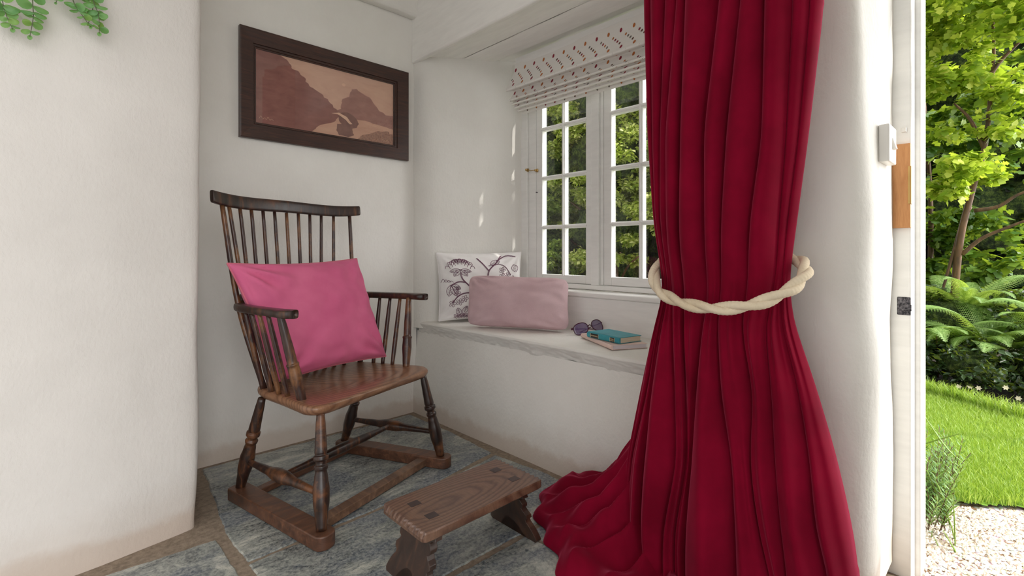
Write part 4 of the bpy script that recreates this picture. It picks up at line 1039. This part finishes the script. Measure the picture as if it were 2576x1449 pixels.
# ------------------------------------------------------------------ the garden outside
GZ = -.10
ground = empty('ground', (3, -1, GZ), 'garden ground', kind=S)
V, F = grid_vf(lambda u, v: (.5 + 12 * u, 7 - 14 * v, GZ - .03), 2, 2); obj('soil_bed', (V, F), M['soil'], ground, smooth=False)
def lawn_in(x, y):      # lawn: from the gravel edge to the planting bed
    edge = 1.22 + .22 * (y + 2.3) * -1.6 + .05 * math.sin(y * 9); far = 2.93 - (y + 2.2) * -.9
    return edge < x < max(edge, 3.05 + (y + 2.2) * .7)
V, F = grid_vf(lambda u, v: (.33 + 2.93 * u, .2 - 4.2 * v, GZ - .012 + .01 * nz(u * 5, v * 5, 0)), 30, 40)
obj('gravel_bed', ([(p[0], p[1], GZ - .018) for p in V], F), M['gravel'], ground)
LV, LF = [], []
nu_, nv_ = 90, 120
V = [(.9 + 2.6 * (i / (nu_ - 1)), -.6 - 3.2 * (j / (nv_ - 1))) for j in range(nv_) for i in range(nu_)]
keep = [lawn_in(*p) for p in V]; Vz = [(p[0], p[1], GZ + .004 + .02 * nz(p[0], p[1], 0, 2)) for p in V]
F = [(j * nu_ + i, j * nu_ + i + 1, (j + 1) * nu_ + i + 1, (j + 1) * nu_ + i) for j in range(nv_ - 1) for i in range(nu_ - 1) if keep[j * nu_ + i] and keep[(j + 1) * nu_ + i + 1]]
obj('lawn_turf', (Vz, F), M['lawn'], ground)
# grass blades
def blades(pts, hmin, hmax, wid, lean=.5, seed=0, segs=2):
    r = np.random.default_rng(seed); n = len(pts); pts = np.array(pts); h = r.uniform(hmin, hmax, n); az = r.uniform(0, 2 * PI, n); wd = r.uniform(.7, 1.3, n) * wid
    ld = r.uniform(0, lean, n) * h; la = r.uniform(0, 2 * PI, n); sx = np.cos(az) * wd; sy = np.sin(az) * wd
    V = np.zeros((n, 5, 3)); V[:, 0] = pts - np.stack([sx, sy, 0 * sx], 1); V[:, 1] = pts + np.stack([sx, sy, 0 * sx], 1)
    mid = pts + np.stack([np.cos(la) * ld * .35, np.sin(la) * ld * .35, h * .6], 1); V[:, 2] = mid + .7 * np.stack([sx, sy, 0 * sx], 1); V[:, 3] = mid - .7 * np.stack([sx, sy, 0 * sx], 1)
    V[:, 4] = pts + np.stack([np.cos(la) * ld, np.sin(la) * ld, h], 1)
    b = np.arange(n)[:, None] * 5; F = np.concatenate([b + [0, 1, 2], b + [0, 2, 3], b + [3, 2, 4]], 0)
    return V.reshape(-1, 3), F
gp_ = []
r = np.random.default_rng(3)
while len(gp_) < 42000:
    x = r.uniform(1.0, 3.6); y = r.uniform(-2.95, -1.45)
    if lawn_in(x, y) and abs((y + 2.51) - (x + 1.59) * .055) < .10 * (x + 1.59) + .12: gp_.append((x, y, GZ))
obj('lawn_grass', blades(gp_, .025, .06, .0016, .8, 5), M['grass'], smooth=False, kind='stuff', label='bright green lawn grass outside the open door', cat='grass', origin=(2.2, -2.2, GZ))
gp_ = [];
while len(gp_) < 1800:
    x = r.uniform(2.75, 3.35); y = r.uniform(-2.9, -1.7)
    if lawn_in(x, y) and not lawn_in(x + .12, y): gp_.append((x, y, GZ))
obj('grass_fringe', blades(gp_, .06, .13, .003, .8, 6), M['grass'], smooth=False, kind='stuff', label='longer rough grass along the far edge of the lawn', cat='grass', origin=(3, -2.2, GZ))
# gravel chips
n = 9000; r = np.random.default_rng(8); cx = r.uniform(.42, 1.75, n); cy = r.uniform(-2.75, -2.12, n); m_ = np.array([not lawn_in(a, b) for a, b in zip(cx, cy)]); cx, cy = cx[m_], cy[m_]; n = len(cx)
base = np.array([(1, 0, 0), (-.6, .8, 0), (-.7, -.7, 0), (.1, .1, .7), (.2, -.9, .1)]); tri = np.array([(0, 1, 3), (1, 2, 3), (2, 4, 3), (4, 0, 3)])
ang = r.uniform(0, 2 * PI, n); s_ = r.uniform(.004, .010, n); V = np.zeros((n, 5, 3))
for i in range(5):
    b = base[i]; V[:, i, 0] = cx + s_ * (b[0] * np.cos(ang) - b[1] * np.sin(ang)) * 1.3; V[:, i, 1] = cy + s_ * (b[0] * np.sin(ang) + b[1] * np.cos(ang)); V[:, i, 2] = GZ - .018 + s_ * (b[2] + .15) * 1.0
F = (np.arange(n)[:, None, None] * 5 + tri[None]).reshape(-1, 3); obj('gravel', (V.reshape(-1, 3), F), M['stonechip'], smooth=False, kind='stuff', label='pale pinkish gravel just outside the open door', cat='gravel', origin=(1.1, -2.4, GZ - .02))

def leafcloud(centers, size, seed, shape='leaf', droop=.3, flat=.5):
    r = np.random.default_rng(seed); n = len(centers); c = np.array(centers)
    a = r.normal(size=(n, 3)); a[:, 2] = a[:, 2] * flat - droop; a /= np.linalg.norm(a, axis=1)[:, None]
    up = r.normal(size=(n, 3)) * .55 + (0, 0, 1); b = np.cross(up, a); b /= np.linalg.norm(b, axis=1)[:, None]; nn = np.cross(a, b); s = size * r.uniform(.6, 1.25, n)
    if shape == 'leaf': T = np.array([(0, 0, 0), (.45, .30, .06), (1, 0, -.08), (.45, -.30, .06)]); tr = [(0, 1, 2), (0, 2, 3)]
    elif shape == 'narrow': T = np.array([(0, 0, 0), (.45, .16, .05), (1, 0, -.1), (.45, -.16, .05)]); tr = [(0, 1, 2), (0, 2, 3)]
    else: T = np.array([(0, 0, 0), (.18, .45, .03), (.42, .22, .03), (.62, .38, -.02), (1, 0, -.1), (.62, -.38, -.02), (.42, -.22, .03), (.18, -.45, .03), (.45, 0, .0)]); tr = [(0, 1, 8), (1, 2, 8), (2, 3, 8), (3, 4, 8), (4, 5, 8), (5, 6, 8), (6, 7, 8), (7, 0, 8)]
    V = c[:, None, :] + s[:, None, None] * (T[None, :, 0:1] * a[:, None] + T[None, :, 1:2] * b[:, None] + T[None, :, 2:3] * nn[:, None])
    k = len(T); F = (np.arange(n)[:, None, None] * k + np.array(tr)[None]).reshape(-1, 3); return V.reshape(-1, 3), F
def clumps(blobs, per, seed, shell=.55):
    """points on the skins of many small puffs arranged by big ellipsoids"""
    r = np.random.default_rng(seed); out = []
    for (c, rad, n) in blobs:
        for _ in range(n):
            d = r.normal(size=3); d /= np.linalg.norm(d); q = np.array(c) + d * np.array(rad) * r.uniform(shell, 1) ** .5
            m = per; pr_ = r.uniform(.07, .16); e = r.normal(size=(m, 3)); e /= np.linalg.norm(e, axis=1)[:, None]; e[:, 2] = e[:, 2] * .6 + .1
            out.append(q + e * pr_ * r.uniform(.4, 1, (m, 1)))
    return np.concatenate(out)
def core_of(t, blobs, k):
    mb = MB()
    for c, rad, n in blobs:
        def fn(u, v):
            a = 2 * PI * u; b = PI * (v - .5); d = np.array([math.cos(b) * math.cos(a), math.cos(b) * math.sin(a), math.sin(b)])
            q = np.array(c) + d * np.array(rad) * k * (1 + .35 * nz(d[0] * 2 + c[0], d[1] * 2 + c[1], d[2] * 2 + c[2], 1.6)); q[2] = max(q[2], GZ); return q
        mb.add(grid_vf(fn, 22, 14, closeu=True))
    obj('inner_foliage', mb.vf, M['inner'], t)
def tree(name, base_xy, trunk_paths, blobs, per, size, mat, label, seed, shape='leaf', group=None, tr=.035, droop=.3, core=0):
    t = empty(name, (base_xy[0], base_xy[1], GZ), label, 'tree' if 'tree' in name else 'shrub', group)
    for i, pth in enumerate(trunk_paths):
        P = catmull(pth, 5); obj('trunk' if i == 0 else 'branch', tube(P, np.linspace(tr if i == 0 else tr * .55, tr * .22, len(P)), 8), M['bark'], t)
    pts = clumps(blobs, per, seed); pts = pts[pts[:, 2] > GZ + .02]
    obj('foliage', leafcloud(pts, size, seed, shape, droop), mat, t, smooth=False)
    if core: core_of(t, blobs, core)
    return t
# maple seen through the door
bx, by = 4.55, -1.85
def dp(u, v, x): return pw(u, v, x=x)
X0 = 4.4
tp = [[(4.55, -2.02, GZ), dp(2410, 640, X0), dp(2440, 500, X0), dp(2475, 380, X0), dp(2490, 260, X0), dp(2500, 100, X0), dp(2480, -120, X0)],
      [dp(2490, 190, X0), dp(2520, 150, X0), dp(2560, 110, X0), dp(2600, 70, X0)],
      [dp(2475, 370, X0), dp(2440, 300, X0), dp(2400, 260, X0)], [dp(2440, 520, X0), dp(2420, 560, X0), dp(2380, 700, X0), dp(2360, 760, X0)],
      [dp(2450, 530, X0), dp(2510, 520, X0), dp(2560, 490, X0), dp(2620, 470, X0)], [dp(2420, 640, X0), dp(2470, 600, X0), dp(2540, 570, X0), dp(2620, 540, X0)]]
bl_ = []
for u, v, ru, n_ in ((2350, 60, .30, 22), (2440, 30, .32, 26), (2540, 60, .32, 26), (2400, 160, .28, 18), (2500, 190, .26, 14), (2350, 210, .24, 14), (2560, 260, .16, 6), (2440, -80, .5, 40), (2340, -60, .4, 20), (2560, -90, .4, 20), (2420, 420, .14, 9), (2470, 435, .12, 7), (2360, 470, .11, 6), (2520, 330, .12, 4), (2380, 340, .10, 4)):
    p = dp(u, v, X0 + random.uniform(-.35, .25)); bl_.append((p, (ru * 1.2, ru, ru * .75), n_))
tree('maple_tree', (4.55, -2.02), tp, bl_, 36, .075, M['maple'], 'bright green young maple tree beyond the lawn through the doorway', 21, 'star', tr=.034)
X1 = 5.6; bl_ = []
for u, v, ru, n_ in ((2350, 330, .35, 16), (2450, 300, .35, 16), (2560, 400, .35, 16), (2350, 560, .3, 14), (2500, 600, .35, 12), (2600, 200, .4, 16), (2420, 680, .3, 10), (2560, 700, .35, 10), (2330, 420, .3, 10)):
    p = dp(u, v, X1 + random.uniform(-.4, .4)); bl_.append((p, (ru * 1.2, ru, ru * .8), n_))
tree('shade_tree', (5.9, -1.7), [[(5.9, -1.7, GZ), (5.85, -1.75, 1.2), (5.8, -1.7, 2.6), (5.8, -1.6, 4.0)]], bl_, 34, .10, M['maple2'], 'mid-green tree standing in shade behind the young maple', 22, 'star')
bl_ = [((7.6, y_, z_), (.7, .7, .7), 42) for y_ in (-3.0, -2.0, -1.0, .1) for z_ in (.4, 1.4, 2.4, 3.4, 4.4, 5.2)]
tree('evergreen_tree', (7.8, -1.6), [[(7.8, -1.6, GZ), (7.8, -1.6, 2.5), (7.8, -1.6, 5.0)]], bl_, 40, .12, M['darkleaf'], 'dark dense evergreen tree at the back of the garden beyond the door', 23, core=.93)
# dark undergrowth below the ferns
bl_ = [((3.75, y_, .05), (.42, .30, .20), 34) for y_ in (-2.65, -2.2, -1.75, -1.3)] + [((4.4, y_, .3), (.4, .35, .35), 26) for y_ in (-2.6, -2.0, -1.4)]
tree('low_shrub', (3.8, -2.0), [[(3.8, -2.0, GZ), (3.8, -2.0, .1), (3.75, -2.0, .25)]], bl_, 40, .055, M['darkleaf'], 'low dark leafy shrub with a few small white flowers between lawn and ferns', 24, tr=.012, core=.6)
fl_ = [o_ for o_ in COL.objects if o_.name.startswith('low_shrub')][0]
for u, v in ((2386, 984), (2440, 972), (2462, 976), (2412, 972), (2562, 1002), (2428, 990), (2530, 975)):
    p = pw(u, v, x=3.36); mb = MB()
    for k in range(6):
        a = 2 * PI * k / 6; d = np.array([-.15, math.cos(a), math.sin(a)]); e_ = np.array([0, -math.sin(a), math.cos(a)]); mb.add(([p, p + d * .010 + e_ * .006, p + d * .020, p + d * .010 - e_ * .006], [(0, 1, 2, 3)]))
    obj('flower', mb.vf, M['petal'], fl_, smooth=False, label='small white flower')
# ferns
def frond_mesh(length, width, seed):
    r = random.Random(seed); mb = MB(); n = 34; spine = []
    for i in range(n + 1):
        t = i / n; spine.append(np.array([length * (t - .10 * t ** 3), 0, length * (.62 * t - .55 * t ** 2.2)]))
    mb.add(tube(spine, np.linspace(.0035, .0008, n + 1), 4))
    for i in range(3, n):
        t = i / n; L0 = width * math.sin(PI * min(1, (t - .06) / .96) ** .75) ** .85 * (1.05 - .3 * t); p = spine[i]; tg = spine[i + 1] - spine[i]; tg /= np.linalg.norm(tg)
        for s_ in (-1, 1):
            d = np.array([.35, s_, 0.]) ; d /= np.linalg.norm(d); m = 9
            for q in range(m):
                tt = q / m; c = p + d * L0 * tt + np.array([0, 0, -.18 * L0 * tt * tt]); lw = .20 * width * (1 - tt) * .62 + .004; ln = L0 / m * 1.15
                mb.add(([c, c + d * ln * .6 + tg * lw, c + d * ln * 1.2, c + d * ln * .6 - tg * lw], [(0, 1, 2, 3)]))
    return mb
fm = []
for sd in range(3):
    mb = frond_mesh(1.0, .17, sd); me = bpy.data.meshes.new('frond'); me.from_pydata([tuple(p) for p in mb.v], [], mb.f); me.materials.append(M['fern']); fm.append(me)
def fern(x, y, z, n, L0, L1, label, seed, a0=0, a1=2 * PI):
    r = random.Random(seed); e = empty('fern', (x, y, z), label, 'fern', 'ferns beyond the lawn')
    for k in range(n):
        o = bpy.data.objects.new('frond', fm[k % 3]); COL.objects.link(o); o.parent = e; s_ = r.uniform(L0, L1); o.scale = (s_, s_, s_ * r.uniform(.7, 1.5))
        o.rotation_euler = (r.uniform(-.35, .35), r.uniform(-.55, .05), a0 + (a1 - a0) * (k + r.uniform(-.3, .3)) / n)
fern(4.05, -2.30, .12, 22, .55, .80, 'large fern directly beyond the lawn, arching towards the door', 1)
fern(3.95, -1.85, .05, 20, .5, .75, 'fern half hidden behind the door frame, leftmost of the ferns', 2)
fern(4.15, -2.75, .15, 20, .55, .8, 'fern at the right end of the fern bed', 3)
fern(4.45, -2.12, .40, 20, .5, .75, 'upright fern rising behind the large front fern', 4)
# rosemary bush + strap leaves right by the door
rb = empty('rosemary_bush', (.98, -2.27, GZ), 'feathery green rosemary bush beside the gravel outside the door', 'shrub')
r = random.Random(5); mb = MB(); sm = MB()
for k in range(85):
    a = r.uniform(0, 2 * PI); le = r.uniform(.12, .30); tl = r.uniform(.2, .8); b0 = np.array([.98 + r.uniform(-.16, .2), -2.235 + r.uniform(-.07, .05), GZ]); b1 = b0 + np.array([math.cos(a) * tl * le, math.sin(a) * tl * le * .6, le]); sm.add(tube([b0, (b0 + b1) / 2 + (0, 0, .02), b1], [.002, .0015, .001], 4))
    for q in range(44):
        t = .12 + .88 * q / 44; c = b0 + (b1 - b0) * t; w = q * 2.4; d = np.array([math.cos(w), math.sin(w), .8]); d /= np.linalg.norm(d); s_ = np.cross(d, (0, 0, 1)); s_ /= np.linalg.norm(s_); L0 = .030
        mb.add(([c, c + d * L0 * .5 + s_ * .0028, c + d * L0, c + d * L0 * .5 - s_ * .0028], [(0, 1, 2, 3)]))
obj('foliage', mb.vf, M['rosemary'], rb, smooth=False); obj('stems', sm.vf, M['bark'], rb)
cl_ = empty('strap_leaf_plant', (.86, -2.27, GZ), 'tall thin strap-leaved plant just outside the door', 'plant')
for us, x in (((2318, 1035, 2380, 1125, 2430, 1170), .9), ((2318, 1150, 2345, 1215, 2395, 1330, 2410, 1440), .85), ((2318, 1120, 2360, 1106, 2418, 1090), .95), ((2398, 1250, 2402, 1340, 2404, 1449), .8), ((2345, 1190, 2375, 1260, 2392, 1340), .85), ((2350, 1350, 2380, 1420, 2395, 1449), .75), ((2345, 1330, 2340, 1390, 2320, 1440), .8), ((2370, 1330, 2410, 1400, 2420, 1449), .75)):
    P = [pw(us[i], us[i + 1], x=x) for i in range(0, len(us), 2)]
    lowest = P[-1] if P[-1][2] < P[0][2] else P[0]
    P = catmull(P, 6); n = len(P); rr_ = [.0085 * (1 - .75 * abs(2 * i / (n - 1) - 1) ** 2) for i in range(n)]
    obj('strap_leaf', tube(P, rr_, 6, sx=1, sy=.25), M['strap'], cl_)

# hedge and bushes seen through the window
def bush(name, boxes, per, size, mat, label, seed, cat='shrub', shape='leaf', base=(2.6, 1.0)):
    t = empty(name, (base[0], base[1], GZ), label, cat)
    pts = clumps(boxes, int(per * 5), seed, .7); pts = pts[pts[:, 2] > GZ + .02]
    P = catmull([(base[0], base[1], GZ), (base[0] + .05, base[1], .7), (base[0] - .05, base[1] + .05, 1.8)], 4); obj('trunk', tube(P, np.linspace(.05, .02, len(P)), 8), M['bark'], t)
    for i in range(6):
        a = P[3 + i // 2]; e_ = a + np.array([random.uniform(-.5, .3), random.uniform(-.7, .7), random.uniform(.2, .7)]); obj('branch', tube(catmull([a, (a + e_) / 2 + (0, 0, .08), e_], 4), np.linspace(.018, .006, 9), 6), M['bark'], t)
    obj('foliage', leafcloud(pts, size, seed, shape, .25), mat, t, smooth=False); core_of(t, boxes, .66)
bush('garden_hedge', [((2.9, 1.5, .9), (.55, .7, .55), 34), ((2.9, 1.5, 1.8), (.55, .75, .6), 46), ((2.9, 1.6, 2.8), (.6, .8, .7), 46), ((3.0, 1.6, 3.8), (.6, .8, .7), 30), ((2.7, 2.4, 1.6), (.6, .6, .8), 36), ((2.7, 2.4, 2.9), (.6, .6, .9), 36)], 60, .050, M['hedge2'], 'deep green bush outside the window, seen through its leftmost panes', 31, base=(2.9, 1.7))
bush('golden_shrub', [((2.8, .55, 1.2), (.5, .6, .45), 40), ((2.75, .6, 1.9), (.5, .65, .5), 50), ((2.8, .6, 2.7), (.55, .7, .6), 46), ((2.9, .6, 3.6), (.5, .7, .6), 30), ((2.9, -.3, 1.4), (.5, .5, .6), 34), ((2.9, -.3, 2.5), (.5, .5, .8), 34)], 60, .050, M['hedge'], 'sunlit yellow-green shrub outside the window', 32, base=(2.9, .6))
bl_ = [((4.3, y_, z_), (.5, .75, .75), 44) for y_ in (-.6, .4, 1.4, 2.4, 3.4, 4.4) for z_ in (.4, 1.4, 2.4, 3.4, 4.4, 5.2)]
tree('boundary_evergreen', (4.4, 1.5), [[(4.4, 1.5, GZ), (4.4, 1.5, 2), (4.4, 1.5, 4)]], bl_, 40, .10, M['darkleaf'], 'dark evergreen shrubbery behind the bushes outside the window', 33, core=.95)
k = NM('dark_rubble_stone', .9); n = k.noise(k.coord(), 5, 6, .7); k.base(k.ramp(n, [(.3, srgb(36, 30, 24)), (.7, srgb(84, 72, 58))])); k.bump(n, .9, .05); M['rubble'] = k.m
V, F = grid_vf(lambda u, v: (2.30 + .35 * v + .10 * nz(u * 9, v * 3, 1, 1.4), -1.0 + 4.2 * u, GZ + .75 * v + .05 * nz(u * 8, v, 3, 1)), 90, 20)
obj('garden_bank', (V, F), M['rubble'], kind=S, label='dark stony garden bank below the bushes outside the window')

bl_ = [((2.1, -5.2, 4.5), (1.0, 1.1, .9), 60), ((1.5, -4.6, 5.4), (.8, .9, .7), 40), ((3.0, -5.8, 4.2), (.8, .8, .8), 40)]
tree('added_dapple_tree', (3.6, -6.2), [[(3.6, -6.2, GZ), (3.5, -6.1, 1.6), (3.1, -5.8, 3.2), (2.3, -5.3, 4.4)], [(3.1, -5.8, 3.2), (3.0, -5.8, 4.2)], [(2.3, -5.3, 4.4), (1.6, -4.7, 5.3)]], bl_, 17, .085, M['maple2'], 'unseen leafy tree added to dapple the sun on the window', 41, 'star', tr=.07)  # out-of-view tree, added to break up the sun reaching the window
# ------------------------------------------------------------------ light
w = bpy.data.worlds.new('world'); SC.world = w; w.use_nodes = True
bg = w.node_tree.nodes['Background']; bg.inputs[0].default_value = (1.0, .992, .985, 1)
# bright hazy sky, brightest round the sun's side of the house
tc = w.node_tree.nodes.new('ShaderNodeTexCoord'); vd = w.node_tree.nodes.new('ShaderNodeVectorMath'); vd.operation = 'DOT_PRODUCT'; vd.inputs[1].default_value = (.72, -.55, .42)
mr = w.node_tree.nodes.new('ShaderNodeMapRange'); mr.interpolation_type = 'SMOOTHSTEP'
for i_, v_ in ((1, -.2), (2, .95), (3, .78), (4, 5.6)): mr.inputs[i_].default_value = v_
w.node_tree.links.new(tc.outputs['Generated'], vd.inputs[0]); w.node_tree.links.new(vd.outputs['Value'], mr.inputs[0]); w.node_tree.links.new(mr.outputs[0], bg.inputs[1])
sd = bpy.data.lights.new('sun', 'SUN'); so_ = bpy.data.objects.new('sun', sd); COL.objects.link(so_)
d = Vector((-.225, .70, -.52)); so_.rotation_euler = d.to_track_quat('-Z', 'Y').to_euler(); sd.energy = 3.6; sd.angle = math.radians(.6); sd.color = (1, .96, .88); so_.location = (2, -5, 6)
SC.view_settings.view_transform = 'Standard'; SC.view_settings.look = 'None'; SC.view_settings.gamma = 1; SC.view_settings.use_curve_mapping = False
SC.view_settings.exposure = 0.2
SC.cycles.max_bounces = 10; SC.cycles.diffuse_bounces = 6; SC.cycles.transparent_max_bounces = 12
